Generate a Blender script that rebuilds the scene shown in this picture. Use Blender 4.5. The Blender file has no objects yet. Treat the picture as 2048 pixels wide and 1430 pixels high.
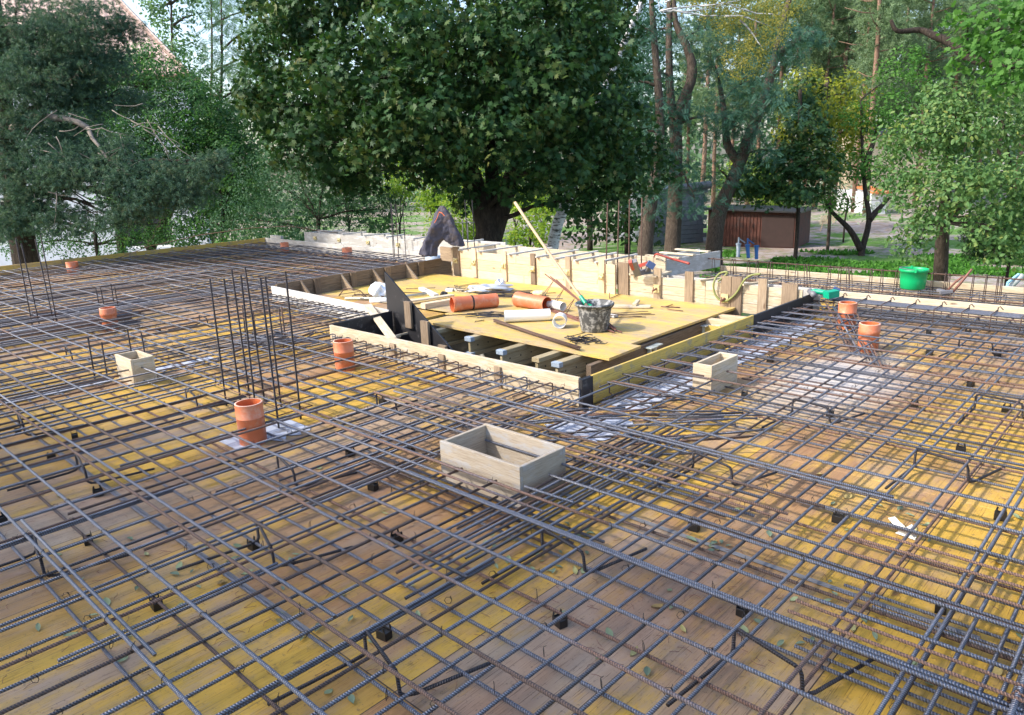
import bpy, math, random
import numpy as np
from mathutils import Vector, Matrix
random.seed(7); rng = np.random.default_rng(7)
scn = bpy.context.scene
COL = scn.collection

# ------------------------------------------------------------------ camera
YAW, PITCH, ROLL, FPX, CAMZ = math.radians(-43.568), math.radians(14.787), math.radians(2.1146), 1489.4, 1.70
_cy, _sy, _cp, _sp, _cr, _sr = math.cos(YAW), math.sin(YAW), math.cos(PITCH), math.sin(PITCH), math.cos(ROLL), math.sin(ROLL)
_f = np.array([_sy*_cp, _cy*_cp, -_sp]); _r = np.array([_cy, -_sy, 0.]); _d = np.cross(_f, _r)
_right = _cr*_r + _sr*_d; _down = -_sr*_r + _cr*_d
cam = bpy.data.cameras.new("camera"); camo = bpy.data.objects.new("camera", cam); COL.objects.link(camo)
cam.sensor_width = 36; cam.lens = FPX/2048*36; cam.clip_start = 0.05; cam.clip_end = 2000
m = Matrix.Identity(4)
for i in range(3):
    m[i][0] = _right[i]; m[i][1] = -_down[i]; m[i][2] = -_f[i]
m[2][3] = CAMZ
camo.matrix_world = m
scn.camera = camo
CAM = np.array([0, 0, CAMZ])
def ray(px, py): return _right*((px-1024)/FPX) + _down*((py-715)/FPX) + _f
def G(px, py, z=0.0):                      # where the sight line through a point of the photo meets height z
    d = ray(px, py); return CAM + d*((z-CAMZ)/d[2])
def AT(px, py, dist): return CAM + ray(px, py)*dist

# ------------------------------------------------------------------ world, sun, exposure
SUN = Vector((-0.67, -1.0, 1.0)).normalized()
elev = math.asin(SUN.z); azim = math.atan2(SUN.x, SUN.y)
w = bpy.data.worlds.new("World"); scn.world = w; w.use_nodes = True
wn = w.node_tree.nodes; wl = w.node_tree.links
sky = wn.new('ShaderNodeTexSky'); sky.sky_type = 'NISHITA'; sky.sun_disc = False
sky.sun_elevation = elev; sky.sun_rotation = azim; sky.air_density = 1.0; sky.dust_density = 2.5; sky.ozone_density = 1.0
wl.new(sky.outputs[0], wn['Background'].inputs[0]); wn['Background'].inputs[1].default_value = 0.15
sl = bpy.data.lights.new("sun", 'SUN'); sl.energy = 2.2; sl.angle = math.radians(2.0); sl.color = (1.0, 0.93, 0.82)
so = bpy.data.objects.new("sun", sl); COL.objects.link(so); so.rotation_euler = SUN.to_track_quat('Z', 'Y').to_euler()
scn.view_settings.view_transform = 'Standard'; scn.view_settings.look = 'None'
scn.view_settings.exposure = 1.42; scn.view_settings.gamma = 1
GROUND = -3.2

# ------------------------------------------------------------------ helpers: objects
def tag(o, label=None, cat=None, group=None, kind=None):
    if label: o['label'] = label
    if cat: o['category'] = cat
    if group: o['group'] = group
    if kind: o['kind'] = kind
    return o
def thing(name, loc, label, cat, group=None, rotz=0.0):
    o = bpy.data.objects.new(name, None); COL.objects.link(o); o.location = loc; o.rotation_euler = (0, 0, rotz)
    o.empty_display_size = 0.1
    return tag(o, label, cat, group)
def nrm(v): v = np.asarray(v, float); return v/(np.linalg.norm(v)+1e-12)
class MB:
    """collects shapes (world coordinates) into one mesh"""
    def __init__(s): s.v = []; s.f = []; s.t = []; s.r = []; s.mi = []
    def add(s, vs, fs, tc=None, rnd=None, mi=0):
        b = len(s.v); rnd = random.random() if rnd is None else rnd
        s.v += [tuple(map(float, v)) for v in vs]; s.t += [tuple(map(float, v)) for v in (vs if tc is None else tc)]
        s.r += [rnd]*len(vs); s.f += [tuple(b+i for i in f) for f in fs]; s.mi += [mi]*len(fs)
        return s
    def plank(s, p0, p1, w, h, up=(0, 0, 1), rnd=None, mi=0, taper=0):
        p0 = np.array(p0, float); p1 = np.array(p1, float); a = nrm(p1-p0); up = np.array(up, float)
        sd = nrm(np.cross(up, a)); u = np.cross(a, sd); L = np.linalg.norm(p1-p0)
        o = np.array([random.random()*40, random.random()*40, random.random()*40]); vs = []; tc = []
        c = min(0.0025, w*0.2, h*0.2)
        for e, (p, l) in enumerate(((p0, 0), (p1, L))):
            for y, z in ((-w/2+c, -h/2), (w/2-c, -h/2), (w/2, -h/2+c), (w/2, h/2-c), (w/2-c, h/2), (-w/2+c, h/2), (-w/2, h/2-c), (-w/2, -h/2+c)):
                vs.append(p+sd*y+u*z); tc.append(o+np.array([l, y, z]))
        fs = [tuple(range(7, -1, -1)), tuple(range(8, 16))]+[(i, (i+1) % 8, 8+(i+1) % 8, 8+i) for i in range(8)]
        return s.add(vs, fs, tc, rnd, mi)
    def tube(s, pts, r, n=8, rnd=None, closed=False, caps=True, mi=0, lofs=None):
        pts = [np.array(p, float) for p in pts]; k = len(pts)
        rs = r if hasattr(r, '__len__') else [r]*k
        tang = [nrm(pts[min(i+1, k-1)]-pts[max(i-1, 0)]) for i in range(k)]
        if closed: tang = [nrm(pts[(i+1) % k]-pts[i-1]) for i in range(k)]
        ref = np.array([0, 0, 1.]) if abs(tang[0][2]) < .9 else np.array([1., 0, 0])
        nv = nrm(ref-tang[0]*np.dot(ref, tang[0])); vs = []; tc = []; L = 0; lo = random.random()*5 if lofs is None else lofs
        for i in range(k):
            if i: L += np.linalg.norm(pts[i]-pts[i-1])
            nv = nrm(nv-tang[i]*np.dot(nv, tang[i])); bv = np.cross(tang[i], nv)
            for j in range(n):
                a = 2*math.pi*j/n; q = math.cos(a)*nv+math.sin(a)*bv
                vs.append(pts[i]+q*rs[i]); tc.append((L+lo+rs[i]*0.5*math.cos(a), math.cos(a), math.sin(a)))
        fs = [(i*n+j, i*n+(j+1) % n, (i+1)*n+(j+1) % n, (i+1)*n+j) for i in range(k-1) for j in range(n)]
        if closed: fs += [((k-1)*n+j, (k-1)*n+(j+1) % n, (j+1) % n, j) for j in range(n)]
        elif caps: fs += [tuple(range(n-1, -1, -1)), tuple((k-1)*n+j for j in range(n))]
        return s.add(vs, fs, tc, rnd, mi)
    def lathe(s, c, prof, n=28, axis=(0, 0, 1), rnd=None, mi=0, wob=0.0):
        """prof: (radius, height) along axis from c; open profile"""
        c = np.array(c, float); a = nrm(axis); ref = np.array([0, 0, 1.]) if abs(a[2]) < .9 else np.array([1., 0, 0])
        u = nrm(np.cross(ref, a)); v = np.cross(a, u); vs = []; tc = []; ph = random.random()*6
        for r, h in prof:
            for j in range(n):
                t = 2*math.pi*j/n; rr = r*(1+wob*math.sin(2*t+ph))
                vs.append(c+a*h+(u*math.cos(t)+v*math.sin(t))*rr); tc.append((h, math.cos(t)*r, math.sin(t)*r))
        k = len(prof)
        fs = [(i*n+j, i*n+(j+1) % n, (i+1)*n+(j+1) % n, (i+1)*n+j) for i in range(k-1) for j in range(n)]
        return s.add(vs, fs, tc, rnd, mi)
    def quad(s, pts, mi=0, rnd=None): return s.add(pts, [tuple(range(len(pts)))], None, rnd, mi)
    def prism(s, poly, ex, rnd=None, mi=0, tc=None):
        """poly: 3D outline, ex: extrusion vector"""
        p = [np.array(q, float) for q in poly]; n = len(p); ex = np.array(ex, float)
        vs = p+[q+ex for q in p]
        fs = [tuple(range(n-1, -1, -1)), tuple(range(n, 2*n))]+[(i, (i+1) % n, n+(i+1) % n, n+i) for i in range(n)]
        return s.add(vs, fs, tc, rnd, mi)
    def box(s, lo, hi, rnd=None, mi=0):
        lo = np.array(lo, float); hi = np.array(hi, float); d = hi-lo; c = (lo+hi)/2
        ax = int(np.argmax(d)); a = np.zeros(3); a[ax] = d[ax]/2
        up = (0, 0, 1) if ax != 2 else (0, 1, 0)
        sdax = [i for i in range(3) if i != ax and i != (2 if ax != 2 else 1)][0]
        return s.plank(c-a, c+a, d[sdax], d[2 if ax != 2 else 1], up, rnd, mi)
    def obj(s, name, mat, parent=None, smooth=False, loc=None):
        me = bpy.data.meshes.new(name); base = np.array(s.v, float).reshape(-1, 3)
        off = np.zeros(3)
        o = bpy.data.objects.new(name, me)
        if parent is not None:
            mw = parent.matrix_basis.inverted() if parent.parent is None else (parent.parent.matrix_basis @ parent.matrix_basis).inverted()
            base = (np.array(mw.to_3x3()) @ base.T).T + np.array(mw.to_translation())
        elif len(base):
            off = np.array([base[:, 0].mean(), base[:, 1].mean(), base[:, 2].min()]) if loc is None else np.array(loc, float)
            base = base-off; o.location = off
        me.from_pydata([tuple(v) for v in base], [], s.f)
        at = me.attributes.new('tc', 'FLOAT_VECTOR', 'POINT'); at.data.foreach_set('vector', np.array(s.t, np.float32).ravel())
        at = me.attributes.new('rnd', 'FLOAT', 'POINT'); at.data.foreach_set('value', np.array(s.r, np.float32))
        for mm in (mat if isinstance(mat, (list, tuple)) else [mat]): me.materials.append(mm)
        me.polygons.foreach_set('material_index', s.mi)
        if smooth: me.polygons.foreach_set('use_smooth', [True]*len(me.polygons))
        me.update(); COL.objects.link(o)
        if parent is not None: o.parent = parent
        return o
def copy_tree(o, parent=None):
    c = o.copy(); COL.objects.link(c); c.parent = parent
    for ch in [x for x in KIDS.get(o.name, [])]: copy_tree(ch, c)
    return c
KIDS = {}
def reg(parent, *kids): KIDS.setdefault(parent.name, []).extend(kids)

# ------------------------------------------------------------------ helpers: materials
class NG:
    def __init__(s, name, rough=0.7, metal=0.0, spec=0.5):
        s.m = bpy.data.materials.new(name); s.m.use_nodes = True; s.t = s.m.node_tree; s.n = s.t.nodes
        s.b = s.n['Principled BSDF']; s.b.inputs['Roughness'].default_value = rough; s.b.inputs['Metallic'].default_value = metal
        s.b.inputs['Specular IOR Level'].default_value = spec
    def L(s, a, b): s.t.links.new(a, b)
    def put(s, sock, v):
        if hasattr(v, 'is_output'): s.L(v, sock)
        elif isinstance(v, tuple) and len(v) == 3 and sock.type == 'RGBA': sock.default_value = (*v, 1)
        else: sock.default_value = v
    def attr(s, name, out='Vector'):
        a = s.n.new('ShaderNodeAttribute'); a.attribute_name = name; return a.outputs[out]
    def pos(s): return s.n.new('ShaderNodeNewGeometry').outputs['Position']
    def objc(s): return s.n.new('ShaderNodeTexCoord').outputs['Object']
    def orand(s): return s.n.new('ShaderNodeObjectInfo').outputs['Random']
    def map(s, v, sc=(1, 1, 1), loc=(0, 0, 0), rot=(0, 0, 0)):
        k = s.n.new('ShaderNodeMapping'); s.L(v, k.inputs[0]); k.inputs['Scale'].default_value = sc; k.inputs['Location'].default_value = loc; k.inputs['Rotation'].default_value = rot
        return k.outputs[0]
    def noise(s, v, scale=5, det=4, rough=0.55, dist=0.0, out=0):
        k = s.n.new('ShaderNodeTexNoise'); s.L(v, k.inputs['Vector']); k.inputs['Scale'].default_value = scale; k.inputs['Detail'].default_value = det
        k.inputs['Roughness'].default_value = rough; k.inputs['Distortion'].default_value = dist; return k.outputs[out]
    def voro(s, v, scale=5, feat='F1', out='Distance', rnd=1.0):
        k = s.n.new('ShaderNodeTexVoronoi'); k.feature = feat; s.L(v, k.inputs['Vector']); k.inputs['Scale'].default_value = scale
        k.inputs['Randomness'].default_value = rnd; return k.outputs[out]
    def white(s, v, out='Value'):
        k = s.n.new('ShaderNodeTexWhiteNoise'); k.noise_dimensions = '3D'; s.L(v, k.inputs['Vector']); return k.outputs[out]
    def math(s, op, a, b=0.0, c=None, clamp=False):
        k = s.n.new('ShaderNodeMath'); k.operation = op; k.use_clamp = clamp; s.put(k.inputs[0], a); s.put(k.inputs[1], b)
        if c is not None: s.put(k.inputs[2], c)
        return k.outputs[0]
    def sep(s, v): k = s.n.new('ShaderNodeSeparateXYZ'); s.L(v, k.inputs[0]); return k.outputs
    def comb(s, x, y, z):
        k = s.n.new('ShaderNodeCombineXYZ'); s.put(k.inputs[0], x); s.put(k.inputs[1], y); s.put(k.inputs[2], z); return k.outputs[0]
    def ramp(s, f, stops, interp='LINEAR'):
        k = s.n.new('ShaderNodeValToRGB'); s.put(k.inputs[0], f); e = k.color_ramp.elements; k.color_ramp.interpolation = interp
        while len(e) < len(stops): e.new(0.5)
        for i, (p, c) in enumerate(stops):
            e[i].position = p; e[i].color = (*c, 1) if isinstance(c, tuple) else (c, c, c, 1)
        return k.outputs[0]
    def mix(s, f, a, b, mode='MIX'):
        k = s.n.new('ShaderNodeMix'); k.data_type = 'RGBA'; k.blend_type = mode; s.put(k.inputs[0], f); s.put(k.inputs[6], a); s.put(k.inputs[7], b); return k.outputs[2]
    def bump(s, h, strength=0.3, dist=0.01):
        k = s.n.new('ShaderNodeBump'); s.L(h, k.inputs['Height']); k.inputs['Strength'].default_value = strength; k.inputs['Distance'].default_value = dist
        s.L(k.outputs[0], s.b.inputs['Normal']); return k.outputs[0]
    def color(s, c): s.put(s.b.inputs['Base Color'], c); return s
    def rough(s, c): s.put(s.b.inputs['Roughness'], c); return s

def wood(name, cols, dark=0.45, rough=0.8, scale=1.0, bump=0.5, splash=None):
    g = NG(name, rough); v = g.attr('tc'); r = g.attr('rnd', 'Fac')
    gr = g.noise(g.map(v, (2.2*scale, 38*scale, 38*scale)), 1.6, 5, 0.6, 0.8)
    fine = g.noise(g.map(v, (7*scale, 210*scale, 210*scale)), 1.0, 3, 0.7)
    big = g.noise(g.map(v, (1.5, 5, 5)), 1.3, 4, 0.6)
    f = g.math('ADD', g.math('MULTIPLY', gr, 0.55), g.math('ADD', g.math('MULTIPLY', r, 0.45), g.math('MULTIPLY', big, 0.35)))
    c = g.ramp(g.math('SUBTRACT', f, 0.18), [(i/(len(cols)-1), k) for i, k in enumerate(cols)])
    c = g.mix(g.ramp(fine, [(0.38, 0.75), (0.55, 0.0)]), c, g.mix(1.0, c, (dark, dark*.93, dark*.85), 'MULTIPLY'))
    kn = g.voro(g.map(v, (1.0, 3.2, 3.2)), 2.4)
    c = g.mix(g.ramp(kn, [(0.05, 0.8), (0.1, 0.0)]), c, (0.12, 0.06, 0.03))
    if splash:
        sp = g.ramp(g.noise(g.map(v, (1, 3, 3)), 5, 6, 0.7), [(0.5, 0.0), (0.6, 1.0)])
        c = g.mix(g.math('MULTIPLY', sp, splash[1]), c, splash[0])
    g.color(c); g.bump(g.math('ADD', gr, g.math('MULTIPLY', fine, 0.6)), bump, 0.004); return g.m

M = {}
M['wood_old'] = wood('weathered_wood', [(0.10, 0.075, 0.055), (0.24, 0.175, 0.12), (0.37, 0.28, 0.19), (0.42, 0.35, 0.27)])
M['wood_dark'] = wood('dark_weathered_wood', [(0.08, 0.06, 0.045), (0.17, 0.12, 0.08), (0.27, 0.19, 0.12), (0.33, 0.25, 0.19)], 0.35)
M['wood_fresh'] = wood('fresh_pine', [(0.46, 0.31, 0.19), (0.60, 0.45, 0.29), (0.68, 0.54, 0.37), (0.70, 0.60, 0.46)], 0.62, 0.7, 1.0, 0.3)
M['wood_cream'] = wood('grey_cream_pine', [(0.36, 0.29, 0.20), (0.52, 0.43, 0.30), (0.62, 0.52, 0.37), (0.60, 0.54, 0.43)], 0.55, 0.8, 1.0, 0.4, ((0.55, 0.54, 0.52), 0.35))
M['wood_box'] = wood('cement_stained_board', [(0.30, 0.25, 0.19), (0.37, 0.31, 0.24), (0.42, 0.37, 0.30), (0.46, 0.42, 0.36)], 0.62, 0.85, 1.4, 0.3, ((0.34, 0.34, 0.35), 0.7))
M['strip'] = wood('grey_joint_strip', [(0.13, 0.13, 0.13), (0.20, 0.20, 0.21), (0.27, 0.27, 0.28)], 0.6, 0.8)
M['wood_grey'] = wood('cement_grey_board', [(0.32, 0.31, 0.29), (0.42, 0.41, 0.39), (0.50, 0.49, 0.47), (0.54, 0.53, 0.51)], 0.8, 0.85, 1.0, 0.2, ((0.6, 0.6, 0.6), 0.6))

def rust_mask(g):
    r = g.attr('rnd', 'Fac'); v = g.attr('tc')
    n = g.noise(g.map(v, (2.0, 0.25, 0.25)), 1.0, 4, 0.65)
    return g.ramp(g.math('ADD', g.math('MULTIPLY', r, 0.9), g.math('MULTIPLY', n, 0.55)), [(0.93, 0.0), (1.18, 1.0)]), n
def rebar_mat(name, base=(0.27, 0.285, 0.345), rust_add=0.0):
    g = NG(name, 0.42, 0.55)
    m_, n = rust_mask(g)
    if rust_add: m_ = g.math('ADD', m_, rust_add, clamp=True)
    v = g.attr('tc'); x = g.sep(v)[0]
    sp = g.noise(g.map(v, (60, 1.5, 1.5)), 1.0, 3, 0.7)
    rc = g.ramp(sp, [(0.3, (0.12, 0.07, 0.05)), (0.5, (0.26, 0.14, 0.09)), (0.72, (0.42, 0.22, 0.13))])
    sc = g.ramp(sp, [(0.3, tuple(c*.6 for c in base)), (0.7, tuple(c*1.35 for c in base))])
    c = g.mix(g.math('MULTIPLY', m_, 0.9), sc, rc)
    c = g.mix(g.ramp(g.math('FRACT', g.math('MULTIPLY', g.attr('rnd', 'Fac'), 7.3)), [(0.55, 0.0), (0.8, 0.62)]), c, (0.07, 0.06, 0.06))
    rib = g.math('SINE', g.math('MULTIPLY', x, 2*math.pi/0.0095)); rib2 = g.math('ADD', g.math('MULTIPLY', rib, 0.5), 0.5)
    c = g.mix(g.math('MULTIPLY', g.math('SUBTRACT', 1.0, rib2), 0.62), c, (0.03, 0.028, 0.03))  # gaps between ribs darkened: shade painted into the colour
    g.color(c); g.put(g.b.inputs['Metallic'], g.math('SUBTRACT', 0.6, g.math('MULTIPLY', m_, 0.55)))
    g.rough(g.math('ADD', 0.36, g.math('MULTIPLY', m_, 0.4)))
    g.bump(rib, 0.9, 0.0022); return g.m
M['rebar'] = rebar_mat('ribbed_steel')
M['rebar_rust'] = rebar_mat('rusty_ribbed_steel', (0.10, 0.07, 0.06), 0.6)
M['rebar_dark'] = rebar_mat('dark_ribbed_steel', (0.075, 0.07, 0.08), 0.0)
def plain(name, c, rough=0.5, metal=0.0, var=0.15, nscale=12, dirt=None, spec=0.5, bump=0.0):
    g = NG(name, rough, metal, spec); v = g.pos(); n = g.noise(v, nscale, 4, 0.6)
    col = g.mix(n, tuple(k*(1-var) for k in c), tuple(min(1, k*(1+var)) for k in c))
    if dirt:
        d = g.ramp(g.noise(g.map(v, (1, 1, 1), (3, 7, 1)), dirt[1], 6, 0.7), [(dirt[2], 0.0), (dirt[2]+0.12, 1.0)])
        col = g.mix(g.math('MULTIPLY', d, dirt[3]), col, dirt[0])
    g.color(col)
    if bump: g.bump(n, bump, 0.01)
    return g.m
M['orange'] = plain('orange_pvc', (0.58, 0.17, 0.075), 0.42, var=0.08, dirt=((0.55, 0.35, 0.25), 9, 0.5, 0.45))
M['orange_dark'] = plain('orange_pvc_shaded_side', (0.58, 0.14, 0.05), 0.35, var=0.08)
M['pvc_cut'] = plain('cut_pvc_edge', (0.72, 0.42, 0.32), 0.6)
M['white_pvc'] = plain('white_pvc', (0.80, 0.80, 0.78), 0.35, var=0.03)
M['green'] = plain('green_plastic', (0.0, 0.36, 0.12), 0.38, var=0.06, dirt=((0.2, 0.42, 0.25), 8, 0.56, 0.3))
M['bucket'] = plain('cement_stained_rubber', (0.06, 0.063, 0.068), 0.6, var=0.3, dirt=((0.42, 0.42, 0.42), 22, 0.47, 0.8))
M['black'] = plain('black_plastic', (0.012, 0.012, 0.013), 0.45, var=0.2)
M['blackply'] = plain('black_film_faced_ply', (0.016, 0.016, 0.020), 0.5, var=0.3, nscale=5, dirt=((0.16, 0.15, 0.15), 11, 0.58, 0.6))
M['ring'] = plain('grey_plastic', (0.33, 0.42, 0.55), 0.45, var=0.06)
M['cloth'] = plain('dark_navy_cloth', (0.055, 0.055, 0.08), 0.95, var=0.35, nscale=9, dirt=((0.10, 0.075, 0.06), 5, 0.5, 0.6))
M['piping'] = plain('orange_piping', (0.7, 0.16, 0.05), 0.8)
M['foil'] = plain('silver_foil', (0.62, 0.64, 0.68), 0.28, 0.6, var=0.1, nscale=30)
M['film'] = plain('pale_plastic_film', (0.72, 0.76, 0.82), 0.3, var=0.08, nscale=20)
M['foam'] = plain('yellow_foam', (0.80, 0.70, 0.36), 0.85, var=0.2, nscale=60, bump=0.6)
M['yellowsteel'] = plain('yellow_zinc_plate', (0.62, 0.54, 0.30), 0.45, 0.4, var=0.15, dirt=((0.25, 0.12, 0.05), 40, 0.52, 0.8))
M['styro'] = plain('white_insulation', (0.42, 0.46, 0.56), 0.8, var=0.08, nscale=30, dirt=((0.22, 0.19, 0.17), 9, 0.54, 0.8), bump=0.4)
M['paper'] = plain('paper', (0.78, 0.77, 0.72), 0.8, var=0.05)
M['redpaint'] = plain('worn_red_paint', (0.42, 0.06, 0.04), 0.5, var=0.25, dirt=((0.2, 0.15, 0.13), 30, 0.5, 0.6))
M['greytool'] = plain('scuffed_grey_tool', (0.16, 0.16, 0.18), 0.5, var=0.3, nscale=40)
M['bluetool'] = plain('blue_battery', (0.05, 0.09, 0.22), 0.5, var=0.3)
M['tealtool'] = plain('green_tool_case', (0.0, 0.30, 0.17), 0.45, var=0.2)
M['hose'] = plain('olive_hose', (0.20, 0.22, 0.07), 0.6, var=0.2)
M['cangrey'] = plain('dirty_grey_can', (0.42, 0.44, 0.42), 0.5, 0.2, var=0.25, nscale=50, dirt=((0.30, 0.36, 0.28), 20, 0.5, 0.6))
M['lightblue'] = plain('light_blue_plastic', (0.25, 0.50, 0.62), 0.5)
M['oakhandle'] = plain('wooden_handle', (0.52, 0.36, 0.22), 0.6, var=0.15, nscale=20)
M['redbrown'] = plain('rusty_tool_steel', (0.20, 0.09, 0.07), 0.6, 0.3, var=0.35, nscale=40)
M['wire'] = plain('black_tie_wire', (0.025, 0.022, 0.022), 0.6, 0.3)
M['endcap'] = plain('blue_grey_paint', (0.26, 0.32, 0.40), 0.7, var=0.25, nscale=25, dirt=((0.5, 0.5, 0.5), 15, 0.52, 0.6))
M['beamwood'] = wood('formwork_beam_wood', [(0.20, 0.16, 0.09), (0.32, 0.26, 0.15), (0.42, 0.35, 0.22), (0.46, 0.41, 0.30)], 0.55)

def yellow_ply(name, wear=0.5, lng=0, grime=0.5):
    """yellow three-layer shuttering: lng = axis of grain in tc"""
    g = NG(name, 0.62); v = g.attr('tc'); r = g.attr('rnd', 'Fac')
    gr = g.noise(g.map(v, (1.2, 26, 26)), 1.6, 5, 0.65, 0.6)
    big = g.noise(g.map(v, (1.1, 2.6, 2.6)), 1.8, 8, 0.72)
    f = g.math('ADD', g.math('MULTIPLY', gr, 0.35), g.math('ADD', g.math('MULTIPLY', big, 0.75), g.math('MULTIPLY', r, 0.25)))
    m_ = g.ramp(f, [(wear, 0.0), (wear+0.2, 1.0)])
    c = g.mix(m_, g.mix(gr, (0.56, 0.37, 0.06), (0.66, 0.47, 0.12)), g.mix(gr, (0.34, 0.25, 0.15), (0.50, 0.39, 0.25)))
    d = g.ramp(g.noise(v, 7, 8, 0.78), [(0.52, 0.0), (0.62, 1.0)])
    c = g.mix(g.math('MULTIPLY', d, grime), c, (0.26, 0.23, 0.20))
    fine = g.noise(g.map(v, (5, 170, 170)), 1.0, 3, 0.7)
    c = g.mix(g.ramp(fine, [(0.34, 0.7), (0.46, 0.0)]), c, (0.16, 0.10, 0.05))
    g.color(c); g.bump(fine, 0.3, 0.002); return g.m
M['yply'] = yellow_ply('worn_yellow_ply', 0.66, 0, 0.5)
M['yplywall'] = yellow_ply('yellow_form_board', 0.72, 0, 0.75)

def deck_mat():
    g = NG('slab_formwork_panels', 0.6, spec=0.4); p = g.pos(); s = g.sep(p)
    X, Y = s[0], s[1]
    cx = g.math('FLOOR', g.math('DIVIDE', g.math('ADD', X, 1.262), 0.515)); cy = g.math('FLOOR', g.math('DIVIDE', g.math('SUBTRACT', Y, 1.24), 1.53))
    w1 = g.white(g.comb(cx, cy, 3.0)); w2 = g.white(g.comb(cx, cy, 9.0))
    # one panel is five boards about 10 cm wide
    bx = g.math('FLOOR', g.math('DIVIDE', g.math('ADD', X, 1.262), 0.103)); wb = g.white(g.comb(bx, cy, 5.0))
    off = g.comb(g.math('MULTIPLY', wb, 17.0), g.math('MULTIPLY', w1, 31.0), 0.0)
    pv = g.n.new('ShaderNodeVectorMath'); pv.operation = 'ADD'; g.L(p, pv.inputs[0]); g.L(off, pv.inputs[1]); q = pv.outputs[0]
    grain = g.noise(g.map(q, (40, 2.2, 1)), 1.5, 7, 0.75, 0.5)
    fine = g.noise(g.map(q, (230, 4.0, 1)), 1.2, 4, 0.8, 0.3)
    wearn = g.noise(g.map(p, (1.5, 0.55, 1)), 1.5, 7, 0.66, 0.4)
    wear2 = g.noise(g.map(p, (5.5, 2.2, 1)), 1.5, 6, 0.72)
    f = g.math('ADD', g.math('MULTIPLY', wearn, 0.62), g.math('ADD', g.math('MULTIPLY', w1, 0.24), g.math('ADD', g.math('MULTIPLY', wear2, 0.50), g.math('MULTIPLY', grain, 0.18))))
    yel = g.mix(grain, (0.42, 0.24, 0.03), (0.66, 0.42, 0.065))
    brn = g.mix(grain, (0.20, 0.105, 0.045), (0.48, 0.27, 0.115))
    grn = g.mix(w2, brn, g.mix(grain, (0.30, 0.23, 0.16), (0.44, 0.35, 0.26)))
    c = g.mix(g.ramp(f, [(0.70, 0.0), (0.84, 1.0)]), yel, grn)
    # reddish, soaked boards
    red = g.ramp(g.math('ADD', g.noise(g.map(p, (1.1, 0.5, 1), (5, 2, 0)), 1.0, 5, 0.6), g.math('MULTIPLY', w2, 0.18)), [(0.58, 0.0), (0.72, 1.0)])
    c = g.mix(g.math('MULTIPLY', red, 0.6), c, g.mix(grain, (0.13, 0.065, 0.04), (0.33, 0.17, 0.10)))
    # dust and dried cement, then one pale oval patch
    du = g.ramp(g.noise(g.map(p, (1.6, 0.9, 1), (1, 8, 0)), 1.6, 8, 0.72), [(0.50, 0.0), (0.66, 1.0)])
    du2 = g.noise(p, 260, 2, 0.8)
    c = g.mix(g.math('MULTIPLY', du, g.ramp(du2, [(0.35, 0.15), (0.6, 0.65)])), c, (0.40, 0.31, 0.24))
    wd = g.n.new('ShaderNodeVectorMath'); wd.operation = 'DISTANCE'; g.L(g.comb(g.math('MULTIPLY', X, 1.15), g.math('MULTIPLY', Y, .55), 0.0), wd.inputs[0]); wd.inputs[1].default_value = (-1.95*1.15, 5.6*.55, 0)
    wdm = g.ramp(g.math('ADD', wd.outputs['Value'], g.math('MULTIPLY', wear2, .5)), [(0.45, 0.9), (0.95, 0.0)])
    c = g.mix(wdm, c, (0.55, 0.52, 0.50))
    # scattered dark spots and stains
    sp = g.ramp(g.noise(p, 9.0, 8, 0.78, 0.5), [(0.60, 0.0), (0.70, 1.0)])
    c = g.mix(g.math('MULTIPLY', sp, 0.7), c, (0.075, 0.055, 0.045))
    sp2 = g.ramp(g.noise(p, 48.0, 5, 0.75), [(0.58, 0.0), (0.66, 1.0)])
    c = g.mix(g.math('MULTIPLY', sp2, 0.65), c, (0.10, 0.07, 0.05))
    kn = g.voro(g.map(q, (3.0, 1.3, 1)), 1.7); kr = g.ramp(kn, [(0.045, 1.0), (0.075, 0.3), (0.10, 0.0)])
    c = g.mix(g.math('MULTIPLY', kr, 0.75), c, (0.10, 0.05, 0.03))
    # open grain lines
    c = g.mix(g.ramp(fine, [(0.37, 0.95), (0.43, 0.0)]), c, g.mix(1.0, c, (0.36, 0.30, 0.26), 'MULTIPLY'))
    # board joints and panel joints
    fb = g.math('ABSOLUTE', g.math('SUBTRACT', g.math('FRACT', g.math('DIVIDE', g.math('ADD', X, 1.262), 0.103)), 0.5))
    c = g.mix(g.math('MULTIPLY', g.math('GREATER_THAN', fb, 0.482), g.ramp(grain, [(0.4, 0.0), (0.6, 0.7)])), c, (0.09, 0.055, 0.035))
    fx = g.math('ABSOLUTE', g.math('SUBTRACT', g.math('FRACT', g.math('DIVIDE', g.math('ADD', X, 1.262), 0.515)), 0.5))
    fy = g.math('ABSOLUTE', g.math('SUBTRACT', g.math('FRACT', g.math('DIVIDE', g.math('SUBTRACT', Y, 1.24), 1.53)), 0.5))
    jn = g.math('MAXIMUM', g.math('GREATER_THAN', fx, 0.4955), g.math('GREATER_THAN', fy, 0.4982))
    c = g.mix(g.math('MULTIPLY', jn, 0.9), c, (0.035, 0.025, 0.02))
    g.color(c); g.rough(g.math('ADD', 0.48, g.math('MULTIPLY', wear2, 0.35)))
    g.bump(g.math('ADD', g.math('MULTIPLY', fine, 0.7), g.math('MULTIPLY', g.math('SUBTRACT', 1.0, jn), 2.0)), 0.45, 0.0025)
    return g.m
M['deck'] = deck_mat()

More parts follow.
